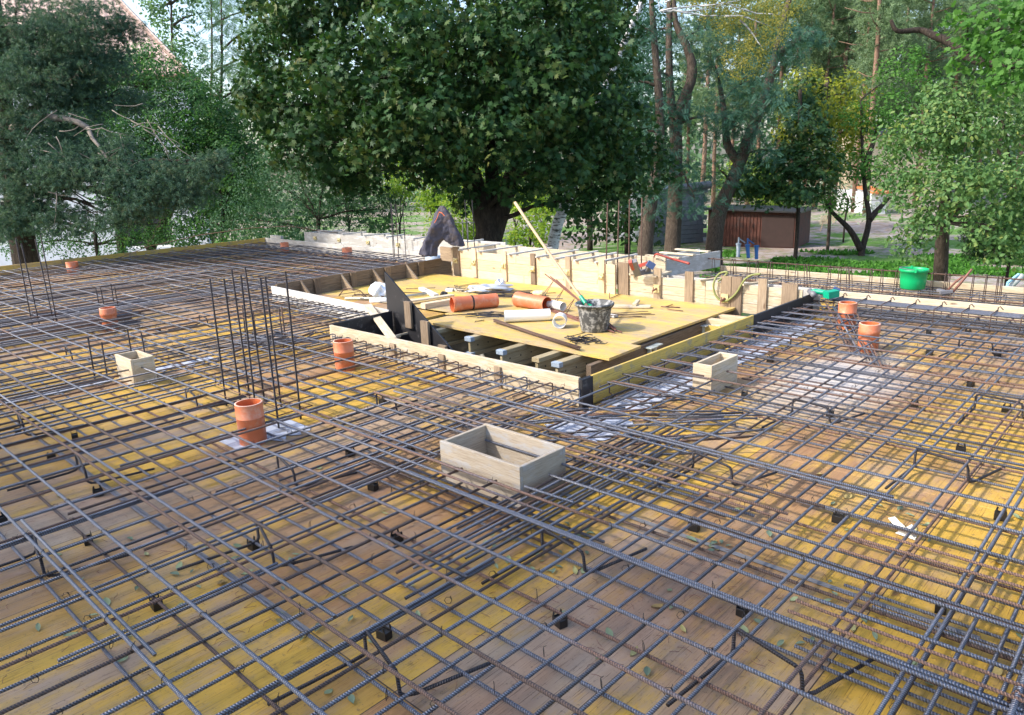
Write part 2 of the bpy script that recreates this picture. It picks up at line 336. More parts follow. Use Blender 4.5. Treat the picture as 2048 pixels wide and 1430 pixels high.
# ================================================================== STRUCTURE
# ground -----------------------------------------------------------
def ground_mat():
    g = NG('earth_and_grass', 0.95, spec=0.2); p = g.pos(); s = g.sep(p)
    n1 = g.noise(p, 0.22, 6, 0.62); n2 = g.noise(p, 1.7, 6, 0.7); n3 = g.noise(p, 14, 4, 0.7)
    dirt = g.mix(n3, (0.17, 0.12, 0.095), (0.40, 0.32, 0.27)); dirt = g.mix(g.ramp(n2, [(0.45, 0.0), (0.6, 0.8)]), dirt, (0.36, 0.33, 0.33))
    grass = g.mix(n3, (0.045, 0.11, 0.02), (0.13, 0.26, 0.05))
    f = g.math('ADD', g.math('MULTIPLY', n1, 0.6), g.math('MULTIPLY', n2, 0.45))
    c = g.mix(g.ramp(f, [(0.48, 0.0), (0.56, 1.0)]), grass, dirt)
    g.color(c); g.bump(n3, 0.6, 0.05); return g.m
M['ground'] = ground_mat()
mb = MB(); N_ = 60; vs = []
for i in range(N_+1):
    for j in range(N_+1):
        x = -260+520*i/N_; y = -200+560*j/N_
        vs.append((x, y, GROUND+0.06*math.sin(x*.31)*math.cos(y*.23)))
mb.add(vs, [(i*(N_+1)+j, (i+1)*(N_+1)+j, (i+1)*(N_+1)+j+1, i*(N_+1)+j+1) for i in range(N_) for j in range(N_)])
tag(mb.obj('ground', M['ground'], None, True, (0, 0, 0)), kind='structure')

# the slab formwork deck, with the stair opening cut out -------------
XL, XR, YB, YF = -15.75, 2.6, -3.0, 8.5
mb = MB()
def slab(x0, y0, x1, y1, z0=-0.16, z1=0.0): mb.box((x0, y0, z0), (x1, y1, z1))
slab(XL, YB, XR, 3.93); slab(XL, 3.934, -9.05, YF+.05); slab(-9.046, 3.934, -6.30, 4.85); slab(-3.05, 3.934, XR, 8.25)
slab(-5.2, 8.3, XR, 9.35)
tag(mb.obj('deck', M['deck'], None, False, (0, 0, 0)), kind='structure')
# walls of the storey below, added unseen to keep the stairwell dark
M['block'] = plain('aerated_block', (0.55, 0.54, 0.50), 0.9, var=0.1, nscale=30, bump=0.3)
mb = MB()
for a, b in (((XL+.3, YB+.3), (XR-.2, YB+.5)), ((XL+.3, YB+.5), (XL+.5, YF-.1)), ((XR-.4, YB+.5), (XR-.2, 8.1)), ((XL+.5, YF-.3), (-9.2, YF-.1)), ((-9.2, 7.9), (XR-.4, 8.1)),
             ((-6.9, YB+.5), (-6.65, 3.6)), ((-3.0, 3.6), (-2.75, 7.9)), ((-9.4, 4.0), (-9.2, 7.9))):
    mb.box((a[0], a[1], GROUND-.1), (b[0], b[1], -0.17))
tag(mb.obj('added_storey_wall', M['block']), 'pale block walls added under the timber deck to keep the stairwell dark', 'wall')

# ================================================================== FORMWORK BOARDS
def one_board(name, label, cat, p0, p1, w, h, mat, up=(0, 0, 1), group=None, extra=None):
    """a single board standing on edge: w thickness, h height"""
    mb = MB(); mb.plank(p0, p1, w, h, up)
    o = mb.obj(name, mat); tag(o, label, cat, group)
    if extra: extra(o)
    return o
H = 0.21
# edge boards of the slab
t = thing('edge_board', (XL-.02, 2, 0), 'long yellow edge board along the far left rim of the slab before the house', 'edge board')
mb = MB()
for y0, y1 in ((YB, 0.9), (0.905, 4.4), (4.405, 6.9), (6.905, 8.58)): mb.plank((XL-.015, y0, H/2-.01), (XL-.015, y1, H/2-.01), 0.03, H+.02, (0, 0, 1))
mb.obj('board', M['yplywall'], t)
t = thing('edge_board', (-12, YF+.03, 0), 'grey weathered edge board at the back of the slab behind two short orange pipes', 'edge board')
mb = MB(); mb.plank((XL-.03, 8.60, H/2), (-12.6, 8.54, H/2), .03, H); mb.plank((-12.59, 8.54, H/2), (-8.95, 8.48, H/2), .03, H); mb.obj('board', M['wood_grey'], t)
mb = MB(); mb.box((-15.6, 8.63, 0.10), (-15.15, 8.70, 0.27)); mb.obj('block', M['wood_grey'], t)

# grey beam formwork behind the back edge
t = thing('beam_formwork', (-11.5, 8.85, 0), 'long grey beam formwork box behind the slab, left of the hanging dark clothes', 'beam formwork')
yA = lambda x: 8.72-(x+14.3)*0.02
for dy, nm, hh in ((0, 'side_board', .385), (0.34, 'side_board', .40)):
    mb = MB()
    for x0, x1 in ((-14.3, -11.8), (-11.795, -9.3), (-9.295, -8.55)): mb.plank((x0, yA(x0)+dy, (hh+.0)/2), (x1, yA(x1)+dy, hh/2), .025, hh)
    mb.obj(nm, M['wood_grey'], t)
mb = MB(); mb.plank((-14.31, 8.72, .22), (-14.31, 9.05, .22), .02, .3); mb.obj('end_board', M['wood_grey'], t)
for x in (-13.6, -12.75, -12.0, -11.3, -10.5, -9.9, -9.2):
    mb = MB(); mb.plank((x-.05, yA(x)-.04, .405), (x+random.uniform(-.1, .25), yA(x)+.42, .412), .045, .022); mb.obj('spacer', M['wood_grey'], t)
for x in (-13.85, -12.95, -11.95, -11.0, -10.0):
    mb = MB(); mb.box((x-.05, yA(x)-.035, .24), (x+.04, yA(x)-.0135, .31)); mb.tube([(x, yA(x)-.03, .275), (x+.02, yA(x)-.09, .27)], .008); mb.obj('wedge', M['yellowsteel'], t)

# wall of weathered planks left of the raised platform
LW = -8.93
t = thing('opening_form', (LW, 6.4, 0), 'dark weathered plank form with battens along the left side of the stair opening', 'formwork')
for z0, z1 in ((-.02, .125), (.128, .245)):
    for y0, y1 in ((4.95, 6.45), (6.455, 8.05)):
        mb = MB(); mb.plank((LW-.012, y0, (z0+z1)/2), (LW-.012, y1, (z0+z1)/2), .024, z1-z0); mb.obj('plank', M['wood_dark'], t)
for y in (5.55, 6.15, 6.76, 7.40):
    mb = MB(); mb.plank((LW+.024, y, .0), (LW+.024, y, .24), .10, .022, (1, 0, 0)); mb.obj('batten', M['wood_dark'], t)
for y in (5.3, 5.95, 6.5, 7.12):
    mb = MB(); mb.prism([(LW+.003, y, .24), (LW+.003, y, .03), (LW+.26, y, .03), (LW+.24, y, .05)], (0, .022, 0)); mb.obj('brace', M['wood_old'], t)

# grey board, left front of the opening
one_board('form_board', 'pale grey board on edge at the left front of the opening beside the black panel', 'board', (-9.02, 4.93, .105), (-6.30, 4.76, .105), .024, .22, M['wood_grey'])
# front board with plank backing
t = thing('opening_form', (-4.6, 3.93, 0), 'light wooden board along the near side of the stair opening, beside an orange pipe', 'formwork')
mb = MB(); mb.plank((-6.17, 3.955, .107), (-3.115, 3.955, .107), .026, .215); mb.obj('board', M['wood_cream'], t)
for x in (-5.2, -4.55, -3.9):
    mb = MB(); mb.plank((x, 3.932, .0), (x, 3.932, .17), .07, .016, (0, 1, 0)); mb.obj('batten', M['wood_old'], t)
mb = MB(); mb.plank((-6.185, 3.96, -.1), (-6.185, 3.96, .212), .03, .03, (0, 1, 0)); mb.obj('end_post', M['wood_fresh'], t)
# right boards
one_board('form_board', 'yellow form board along the right side of the stair opening', 'board', (-3.09, 4.06, .105), (-3.085, 6.56, .105), .022, .212, M['yplywall'])
one_board('form_board', 'black film-faced board continuing the yellow one at the right rear of the stair opening', 'board', (-3.085, 6.565, .10), (-3.075, 7.97, .10), .024, .215, M['blackply'])
one_board('form_board', 'short black board end at the near corner of the stair opening', 'board', (-3.09, 3.93, .10), (-3.09, 4.055, .10), .034, .216, M['blackply'])

# pit for the stair flight
one_board('stair_form_board', 'black film-faced board closing the left side of the stair pit', 'board', (-6.21, 3.975, -.06), (-6.24, 4.74, -.06), .02, .55, M['blackply'])
t = thing('stair_stringer_form', (-5.9, 4.75, 0), 'black sloping panel rising to a point above the stair pit, with wooden battens nailed on', 'stair formwork')
mb = MB(); mb.prism([(-6.335, 4.76, .61), (-6.335, 4.76, -.6), (-4.9, 4.76, -.6), (-4.9, 4.76, -.40), (-5.41, 4.76, -.04)], (0, .022, 0)); mb.obj('panel', M['blackply'], t)
mb = MB(); mb.plank((-6.335, 4.771, .614), (-5.41, 4.771, -.036), .022, .006); mb.obj('edge_strip', M['blackply'], t)
for x, zt, zb in ((-5.95, .345, .07), (-5.70, .17, -.11), (-5.45, -.045, -.3)):
    mb = MB(); mb.plank((x, 4.735, zb), (x, 4.735, zt), .115 if x > -5.9 else .10, .03, (0, 1, 0)); mb.obj('batten', M['wood_old'], t)
one_board('stair_form_board', 'lower black board across the stair pit with a pale top edge', 'board', (-6.2, 4.12, -.32), (-5.5, 4.70, -.32), .02, .5, M['blackply'])
one_board('brace_board', 'pale loose board leaning diagonally from the grey board into the black stair pit', 'board', G(735, 610, .235), G(785, 678, .10), .085, .022, M['wood_cream'])
one_board('ledger_strip', 'thin pale strip lying across the black stair pit', 'strip', G(790, 672, .0), G(848, 658, .0), .018, .02, M['wood_cream'])
one_board('wood_offcut', 'small pale offcut at the foot of the leaning board in the stair pit', 'offcut', G(783, 675, .02), G(800, 671, .02), .03, .03, M['wood_cream'])

# beams under the platform -------------------------------------------
def hbeam(x, y0, y1, label, capcol=True):
    t = thing('timber_beam', (x, (y0+y1)/2, -.2), label, 'beam', 'formwork beams under the raised platform')
    zt = -.004
    mb = MB(); mb.plank((x, y0, zt-.02), (x, y1, zt-.02), .085, .04); mb.obj('top_flange', M['beamwood'], t)
    mb = MB(); mb.plank((x, y0, zt-.18), (x, y1, zt-.18), .085, .04); mb.obj('bottom_flange', M['beamwood'], t)
    mb = MB(); mb.plank((x, y0+.015, zt-.10), (x, y1-.015, zt-.10), .028, .118)
    mb.obj('web', M['beamwood'], t)
    mb = MB()
    for yy in (y0+.12, y0+.27, y0+.42): mb.lathe((x+.0145, yy, zt-.10), [(.0001, .0012), (.009, .0011), (.009, 0)], 12, (1, 0, 0))
    mb.obj('bolt_hole', M['black'], t)
    if capcol:
        mb = MB(); mb.box((x-.044, y0-.006, zt-.042), (x+.044, y0+.05, zt+.0015)); mb.box((x-.044, y0-.006, zt-.2), (x+.044, y0+.05, zt-.158)); mb.obj('end_cap', M['endcap'], t)
    return t
hbeam(-5.90, 5.02, 7.6, 'dark formwork beam under the platform, the one furthest left beside the black stringer', False)
hbeam(-5.36, 5.0, 7.6, 'formwork beam with blue-grey painted end under the platform, next to the hanging wire')
hbeam(-4.72, 4.80, 7.6, 'formwork beam with blue-grey end and bolt holes, middle of the row under the platform')
hbeam(-4.27, 4.79, 7.6, 'yellowish formwork beam without painted end under the platform front edge', False)
hbeam(-4.02, 4.77, 7.6, 'formwork beam with worn blue-white end, nearest the right corner of the platform')
# main beams and packing at the right of the platform
t = thing('timber_beam', (-3.72, 6.2, -.2), 'long brown timber running under the right edge of the platform', 'beam')
mb = MB(); mb.plank((-3.76, 4.9, -.08), (-3.86, 7.6, -.08), .05, .13); mb.obj('joist', M['wood_dark'], t)
mb = MB(); mb.plank((-3.80, 4.9, -.27), (-3.90, 7.6, -.27), .08, .1); mb.obj('ledger', M['wood_dark'], t)
for i, (y, a) in enumerate(((7.05, 0), (7.28, .05))):
    one_board('packing_timber', ('yellow packing timber', 'second yellow packing timber, nearer the back wall,')[i]+' bridging the gap right of the platform', 'timber', (-3.84, y, -.02), (-3.12, y+a, -.02), .09, .06, M['wood_fresh'])
one_board('gusset_board', 'yellow upright board in the dark gap right of the platform', 'board', (-3.82, 6.95, -.16), (-3.2, 6.97, -.16), .02, .24, M['yplywall'])
for i, (px, py) in enumerate(((1402, 651), (1430, 650), (1293, 695), (1303, 690))):
    p = G(px, py, -.04)
    mb = MB(); mb.tube([(p[0], p[1]+.05, GROUND), (p[0], p[1]+.05, -.05)], .024, 10); mb.tube([(p[0], p[1]+.05, -1.3), (p[0], p[1]+.05, GROUND)], .03, 10)
    mb.box((p[0]-.06, p[1]-.01, -.05), (p[0]+.06, p[1]+.11, -.04))
    tag(mb.obj('steel_prop', M['cangrey']), 'grey steel prop standing in the dark stairwell right of the platform', 'prop', 'steel props in the stairwell')

# platform panels ------------------------------------------------------
lab = 'worn yellow shuttering panel of the raised platform inside the stair opening'
rows = [(5.10, 5.585), (5.59, 6.075), (6.08, 6.565), (6.57, 7.055), (7.06, 7.66)]
mb = MB(); mb.prism([(-6.23, 5.17, .004), (-3.66, 5.06, .004), (-3.685, 5.588, .004), (-6.23, 5.588, .004)], (0, 0, .024),
                    tc=[(0, 0, 0), (2.57, -.1, 0), (2.55, .4, 0), (0, .4, 0), (0, 0, .02), (2.57, -.1, .02), (2.55, .4, .02), (0, .4, .02)])
tag(mb.obj('shuttering_panel', M['yply']), 'bright yellow panel forming the jutting front edge of the platform, under a ribbed bar bundle', 'panel')
for k, (y0, y1) in enumerate(rows[1:]):
    cuts = (-6.30, -3.80) if k % 2 == 0 else (-6.6, -3.80)
    mb = MB(); mb.plank((cuts[0], (y0+y1)/2, .016), (cuts[1], (y0+y1)/2, .016), y1-y0, .024, (0, 0, 1)); tag(mb.obj('shuttering_panel', M['yply']), lab, 'panel', 'platform panels')
    mb = MB(); mb.plank((LW+.03, (y0+y1)/2, .0155), (cuts[0]-.004, (y0+y1)/2, .0155), y1-y0, .024, (0, 0, 1)); tag(mb.obj('shuttering_panel', M['yply']), lab, 'panel', 'platform panels')
mb = MB(); mb.plank((LW+.03, 5.22, .0155), (-6.35, 5.30, .0155), .72, .024, (0, 0, 1), rnd=.9); tag(mb.obj('shuttering_panel', M['deck']), 'dirty brown panel at the left of the platform behind the black stair panel', 'panel')

# tall back wall of fresh planks ----------------------------------------
def ywall(x): return 7.80-(x+8.5)*0.055
t = thing('beam_formwork', (-7.0, 7.8, 0), 'tall form of fresh yellow planks with upright battens behind the platform', 'beam formwork')
zs = [(-.02, .13), (.133, .285), (.288, .40)]
for z0, z1 in zs:
    for x0, x1 in ((-8.62, -6.9+random.uniform(-.3, .3)), ):
        xm = x1; xe = -5.42
        mb = MB(); mb.plank((x0, ywall(x0), (z0+z1)/2), (xm-.003, ywall(xm), (z0+z1)/2), .025, z1-z0); mb.obj('plank', M['wood_fresh'], t)
        mb = MB(); mb.plank((xm+.003, ywall(xm), (z0+z1)/2), (xe, ywall(xe), (z0+z1)/2), .025, z1-z0); mb.obj('plank', M['wood_fresh'], t)
for x, h, ww, mt in ((-8.50, .455, .14, 'wood_old'), (-8.08, .455, .09, 'wood_fresh'), (-7.42, .455, .085, 'wood_fresh'), (-6.84, .455, .085, 'wood_old'), (-6.19, .455, .085, 'wood_old'), (-5.62, .455, .09, 'wood_fresh')):
    mb = MB(); mb.plank((x, ywall(x)-.026, .02), (x, ywall(x)-.026, h), ww, .025, (0, 1, 0)); mb.obj('batten', M[mt], t)
    f = MB(); f.box((x-.045, ywall(x)-.052, .205), (x+.04, ywall(x)-.040, .285)); wo = f.obj('wedge_plate', M['yellowsteel'], t)
    mb = MB(); c = np.array((x, ywall(x)-.06, .245))
    for q in range(3): mb.lathe(c+np.array([random.uniform(-.02, .02), 0, random.uniform(-.02, .02)]), [(.001, -.012), (.02, -.006), (.022, .006), (.001, .014)], 10, (0, 1, 0))
    mb.tube([c, c+np.array([.0, -.05, -.03]), c+np.array([-.01, -.06, -.09])], .005, 5)
    mb.obj('tie_clamp', M['yellowsteel'], t)
for x0, x1 in ((-8.9, -7.0), (-6.995, -5.0)):
    mb = MB(); mb.plank((x0, 8.30-(x0+8.5)*.05, .22), (x1, 8.30-(x1+8.5)*.05, .22), .025, .47); mb.obj('back_plank', M['wood_cream'], t)
for x, dx in ((-8.35, .3), (-7.9, .35), (-7.25, .3), (-6.7, .25), (-6.35, .25), (-6.0, .22), (-5.65, .2)):
    y0 = ywall(x); mb = MB(); mb.plank((x-.06, y0-.05, .414), (x+dx*.8, y0+.56, .462), .045, .022); mb.obj('spacer', M['wood_grey'], t)
mb = MB(); mb.plank((-8.95, 7.86, .32), (-8.55, 7.82, .32), .025, .22); mb.obj('plank', M['wood_old'], t)

# lower back wall --------------------------------------------------------
t = thing('beam_formwork', (-4.3, 7.7, 0), 'lower weathered plank form with battens, right of the tall form, under the hose', 'beam formwork')
def yl(x): return 7.70-(x+5.4)*0.01
for z0, z1 in ((-.03, .08), (.083, .185), (.188, .285)):
    mb = MB(); mb.plank((-5.40, yl(-5.4), (z0+z1)/2), (-4.2, yl(-4.2), (z0+z1)/2), .025, z1-z0); mb.obj('plank', M['wood_cream'], t)
    mb = MB(); mb.plank((-4.195, yl(-4.2), (z0+z1)/2), (-3.07, yl(-3.07), (z0+z1)/2), .025, z1-z0); mb.obj('plank', M['wood_cream'], t)
for x, ww, zt, zb in ((-5.33, .16, .43, .02), (-4.83, .10, .39, .02), (-4.40, .11, .385, .02), (-3.93, .13, .37, -.03), (-3.80, .12, .37, -.12), (-3.50, .10, .375, -.15), (-3.20, .17, .345, -.03)):
    mb = MB(); mb.plank((x, yl(x)-.026, zb), (x, yl(x)-.026, zt), ww, .024, (0, 1, 0)); mb.obj('batten', M['wood_old'], t)
for x, z in ((-4.83, .15), (-3.93, .12)):
    mb = MB(); mb.box((x-.05, yl(x)-.052, z-.05), (x+.04, yl(x)-.040, z+.05)); mb.obj('wedge_plate', M['yellowsteel'], t)
    mb = MB(); mb.tube([(x, yl(x)-.05, z), (x-.01, yl(x)-.12, z-.02)], .012, 8); mb.tube([(x-.02, yl(x)-.08, z+.02), (x-.03, yl(x)-.1, z-.06)], .006, 6); mb.obj('tie_clamp', M['redbrown'], t)
mb = MB(); mb.plank((-5.0, 8.02, .13), (-3.0, 7.97, .13), .025, .26); mb.obj('back_board', M['wood_grey'], t)
for x, dx in ((-4.85, -.05), (-4.25, .18), (-3.72, .2), (-5.2, .3)):
    mb = MB(); mb.plank((x, 7.62, .297), (x+dx, 8.06, .297), .05, .022); mb.obj('spacer', M['wood_cream'], t)

# grey upstand box right of the starters
t = thing('upstand_form', (-5.05, 8.7, 0), 'grey painted double board box standing behind the nail gun, bridged by pale spacers', 'formwork')
mb = MB(); mb.plank((-5.10, 8.17, .30), (-4.93, 9.38, .30), .025, .22); mb.obj('side_board', M['wood_grey'], t)
mb = MB(); mb.plank((-5.45, 8.2, .30), (-5.28, 9.45, .30), .025, .22); mb.obj('side_board', M['wood_grey'], t)
mb = MB(); mb.plank((-5.42, 8.155, .30), (-5.12, 8.155, .30), .025, .2); mb.obj('end_board', M['wood_grey'], t)
for y in (8.45, 8.8, 9.2): mb = MB(); mb.plank((-5.5, y, .422), (-4.96, y-.05, .422), .07, .02); mb.obj('spacer', M['wood_cream'], t)

# boards of the narrow strip on the right
t = thing('edge_board', (0, 8.2, 0), 'light plank between the main mesh and the narrow strip, green grinder at its end', 'edge board')
for x0, x1 in ((-2.92, -1.0), (-.995, XR)):
    mb = MB(); mb.plank((x0, 8.215, .10), (x1, 8.215, .10), .04, .22); mb.obj('board', M['wood_cream'], t)
t = thing('edge_board', (-1, 9.33, 0), 'light plank along the outer edge of the narrow strip, in front of the grass', 'edge board')
for x0, x1 in ((-4.9, -2.6), (-2.595, -.2), (-.195, XR)):
    mb = MB(); mb.plank((x0, 9.36, .105), (x1, 9.36, .105), .03, .215); mb.obj('board', M['wood_cream'], t)

# white insulation strips set in the deck over the walls
def sheet(name, label, cat, x0, y0, x1, y1, mat, z=.006, rag=.02, seed=0, group=None):
    r = random.Random(seed); n = 14; L = []; Rr = []
    for i in range(n+1):
        y = y0+(y1-y0)*i/n; L.append((x0+r.uniform(-rag, rag), y, z)); Rr.append((x1+r.uniform(-rag, rag), y, z))
    mb = MB(); vs = L+Rr; mb.add(vs, [(i, n+1+i, n+2+i, i+1) for i in range(n)]); mb.add([(v[0], v[1], .003) for v in vs], [(i+1, n+2+i, n+1+i, i) for i in range(n)])
    return tag(mb.obj(name, mat), label, cat, group)
sheet('insulation_strip', 'long pale bluish strip in the deck beside the yellow form board', 'insulation strip', -3.03, 4.1, -2.72, 7.5, M['styro'], seed=1)
sheet('insulation_strip', 'ragged white strip in the deck left of the small wooden box', 'insulation strip', -6.86, 1.2, -6.68, 2.1, M['styro'], seed=2, rag=.03)
sheet('insulation_strip', 'ragged white strip in the deck behind the small wooden box', 'insulation strip', -6.86, 2.36, -6.66, 3.0, M['styro'], seed=3, rag=.03)
sheet('insulation_strip', 'white patch in the deck at the foot of the tall starter bars', 'insulation strip', -4.62, 1.98, -4.25, 2.5, M['styro'], seed=4, rag=.05)
sheet('insulation_strip', 'white strip under the mesh at the far left, behind the four tall bars', 'insulation strip', -10.9, 2.5, -10.55, 4.0, M['styro'], seed=5, rag=.03)
sheet('insulation_strip', 'white patch under the loose short bars at the near corner of the opening', 'insulation strip', -3.02, 3.45, -2.6, 3.9, M['styro'], seed=6, rag=.05)
M['cementdust'] = plain('spilled_cement', (0.52, 0.50, 0.50), 0.9, var=0.25, nscale=6)
sheet('joint_strip', 'thin grey strip between panels right of centre, crossing under the mesh', 'strip', -2.6, 2.755, -.4, 2.785, M['strip'], .005, 0, seed=7)
sheet('joint_strip', 'thin grey strip between panels at lower left, ending at a dusty brown board', 'strip', -5.4, 1.215, -2.3, 1.245, M['strip'], .005, 0, seed=8)

# column boxes (block-outs)
def blockbox(name, label, x0, y0, x1, y1, h, mat, th=.022, group=None):
    t = thing(name, ((x0+x1)/2, (y0+y1)/2, 0), label, 'wooden box')
    for a, b in (((x0, y0), (x1, y0)), ((x0, y1), (x1, y1))):
        mb = MB(); mb.plank((a[0], a[1], h/2), (b[0], b[1], h/2), th, h); mb.obj('board', mat, t)
    for xx in (x0+th/2, x1-th/2):
        mb = MB(); mb.plank((xx, y0+th/2+.001, h/2-.001), (xx, y1-th/2-.001, h/2-.001), th, h-.004); mb.obj('board', mat, t)
    return t
bb = blockbox('wooden_box', 'open wooden box of grey-brown boards in the middle foreground, a crumpled sheet inside', -2.925, 2.49, -2.335, 2.825, .24, M['wood_box'])
b2 = blockbox('wooden_box', 'narrow upright box of fresh wood beside the pale strip, right of the opening', -2.655, 4.72, -2.505, 5.10, .225, M['wood_cream'])
b3 = blockbox('wooden_box', 'small upright wooden box on the left among four short bars', -6.70, 2.15, -6.36, 2.32, .23, M['wood_cream'], .018)
# crumpled film in the box
mb = MB(); n = 14; vs = []
for i in range(n+1):
    for j in range(n+1):
        x = -2.80+.40*i/n; y = 2.54+.22*j/n; e = math.sin(math.pi*i/n)*math.sin(math.pi*j/n)
        vs.append((x, y, .02+.10*e+random.uniform(-.012, .012)))
mb.add(vs, [(i*(n+1)+j, (i+1)*(n+1)+j, (i+1)*(n+1)+j+1, i*(n+1)+j+1) for i in range(n) for j in range(n)])
tag(mb.obj('plastic_sheet', M['film']), 'crumpled white sheet inside the open wooden box', 'sheet')

# ================================================================== REINFORCEMENT
ZA, ZB, ZBb, ZAb = 0.150, 0.1355, 0.0495, 0.035       # top A, top B, bottom B, bottom A
STEP = 0.247
HOLES = [(-2.95, 2.46, -2.30, 2.85), (-2.68, 4.71, -2.48, 5.16), (-6.77, 2.14, -6.36, 2.36)]
PIPES = []                                            # filled below
def bar_pts(p0, p1, wob=.004):
    p0 = np.array(p0, float); p1 = np.array(p1, float); L = np.linalg.norm(p1-p0); k = max(2, int(L/0.55)+1); ph = random.uniform(0, 6); am = random.uniform(.3, 1)*wob; fr = random.uniform(.8, 1.6)
    d = (p1-p0)/L; s = np.array([-d[1], d[0], 0])
    return [p0+(p1-p0)*i/(k-1)+s*am*math.sin(ph+fr*L*i/(k-1))+s*random.uniform(-.0015, .0015)+np.array([0, 0, random.uniform(-.0015, .001)]) for i in range(k)]
def cut(a0, a1, c, axis, r=.02):
    """pieces of a bar running along axis (0=x,1=y) at cross coordinate c, outside the boxes"""
    segs = [(a0, a1)]
    for x0, y0, x1, y1 in HOLES:
        lo, hi, cl, ch = (x0, x1, y0, y1) if axis == 0 else (y0, y1, x0, x1)
        if cl-r < c < ch+r:
            out = []
            for s0, s1 in segs:
                if hi <= s0 or lo >= s1: out.append((s0, s1)); continue
                if lo-s0 > .15: out.append((s0, lo))
                if s1-hi > .15: out.append((hi, s1))
            segs = out
    return segs
PIPEXY = [(-4.35, 2.12), (-5.36, 3.53), (-9.08, 2.91), (-14.92, 4.33), (-14.1, 8.1), (-11.99, 8.18), (-2.52, 7.44), (-2.06, 6.64), (-9.85, 8.36)]
def dodge(c, a0, a1, axis):
    for px, py in PIPEXY:
        q, o = (py, px) if axis == 0 else (px, py)
        if (px, py) != (-9.85, 8.36) and a0 < o < a1 and abs(c-q) < .094: return q+(.102 if c >= q else -.102)
    return c
bars = []                                             # (size score, layer, pts, r, rnd)
def score(p0, p1):
    best = 0
    for t_ in np.linspace(0, 1, 9):
        p = np.array(p0)*(1-t_)+np.array(p1)*t_; d = p-CAM; z = np.dot(d, _f)
        if z > .3:
            x = np.dot(d, _right)/z*FPX+1024; y = np.dot(d, _down)/z*FPX+715
            if -50 < x < 2100 and -50 < y < 1480: best += 1/z*np.linalg.norm(np.array(p1)-np.array(p0))/9
    return best
def rline(a0, a1, c, z, axis, layer, r, lap=True, far=False):
    # split a long line into delivered lengths that lap beside each other
    segs = []
    s = a0
    if a1-a0 > 7 and lap:
        L = random.uniform(3.2, 6.0)
        side = 1
        while s < a1-.5:
            e = min(a1, s+L+.7); e = a1 if a1-e < 1.2 else e
            segs.append((s, e, side)); side = -side; s = e-.75 if e < a1 else a1; L = random.uniform(4.5, 6)
    else: segs = [(a0, a1, 0)]
    for s0, s1, sd in segs:
        for q0, q1 in cut(s0, s1, c, axis):
            cc = dodge(c, q0, q1, axis)+(sd*.0065)
            sk = random.uniform(-.008, .008)
            p0, p1 = ((q0, cc-sk, z), (q1, cc+sk, z)) if axis == 0 else ((cc-sk, q0, z), (cc+sk, q1, z))
            bars.append((score(p0, p1), layer, p0, p1, r, random.random()))
def avail(c, axis):
    """ranges on the main slab free of the opening"""
    if axis == 0:
        if c < 3.9: return [(XL+.15, XR-.1)]
        if c < 4.85: return [(XL+.15, -6.35), (-3.045, XR-.1)]
        return [(XL+.15, -9.08), (-3.045, XR-.1)]
    if c < -9.03: return [(YB+.1, 8.44)]
    if c < -6.3: return [(YB+.1, 4.87)]
    if c < -3.12: return [(YB+.1, 3.925)]
    return [(YB+.1, 8.12)]
for k in range(-10, 33):
    y = .44+STEP*k+.004*random.uniform(-1, 1)
    if 3.86 < y < 3.99: continue
    for a0, a1 in avail(y, 0):
        if y > 8.1 and a0 > -4: continue
        if y > 8.42: continue
        rline(a0+random.uniform(-.02, .03), a1, y, ZA, 0, 'top', .0074, lap=y > 3.2)
        rline(a0+.02, a1, y+random.uniform(-.035, .02), ZAb, 0, 'bot', .0072, lap=y > 2.8)
for k in range(-13, 61):
    x = -.752-STEP*k+.004*random.uniform(-1, 1)
    if x < XL+.1 or x > XR: continue
    if -3.12 < x < -3.05: x = -3.03
    for a0, a1 in avail(x, 1):
        rline(a0, a1-random.uniform(0, .03), x, ZB, 1, 'top', .0072, lap=x < -3.4)
        rline(a0, a1, x+random.uniform(-.01, .06), ZBb, 1, 'bot', .0070, lap=x < -4)
# doubled bars: splices seen in the photograph
def extra(axis, c, a0, a1, z, layer='top', r=.0074):
    for q0, q1 in cut(a0, a1, c, axis):
        p0, p1 = ((q0, c, z), (q1, c+random.uniform(-.012, .012), z)) if axis == 0 else ((c, q0, z), (c+random.uniform(-.012, .012), q1, z))
        bars.append((score(p0, p1), layer, p0, p1, r, random.random()))
for y, x0, x1 in ((.722, -3.9, -2.38), (1.228, -6.5, -2.1), (1.715, -4.2, -1.92), (2.235, -2.9, -.2), (2.70, -1.5, .4), (1.44, -7.5, -5.2), (3.45, -3.1, -.9), (4.20, -2.9, -.4)):
    extra(0, y, x0, x1, ZA)
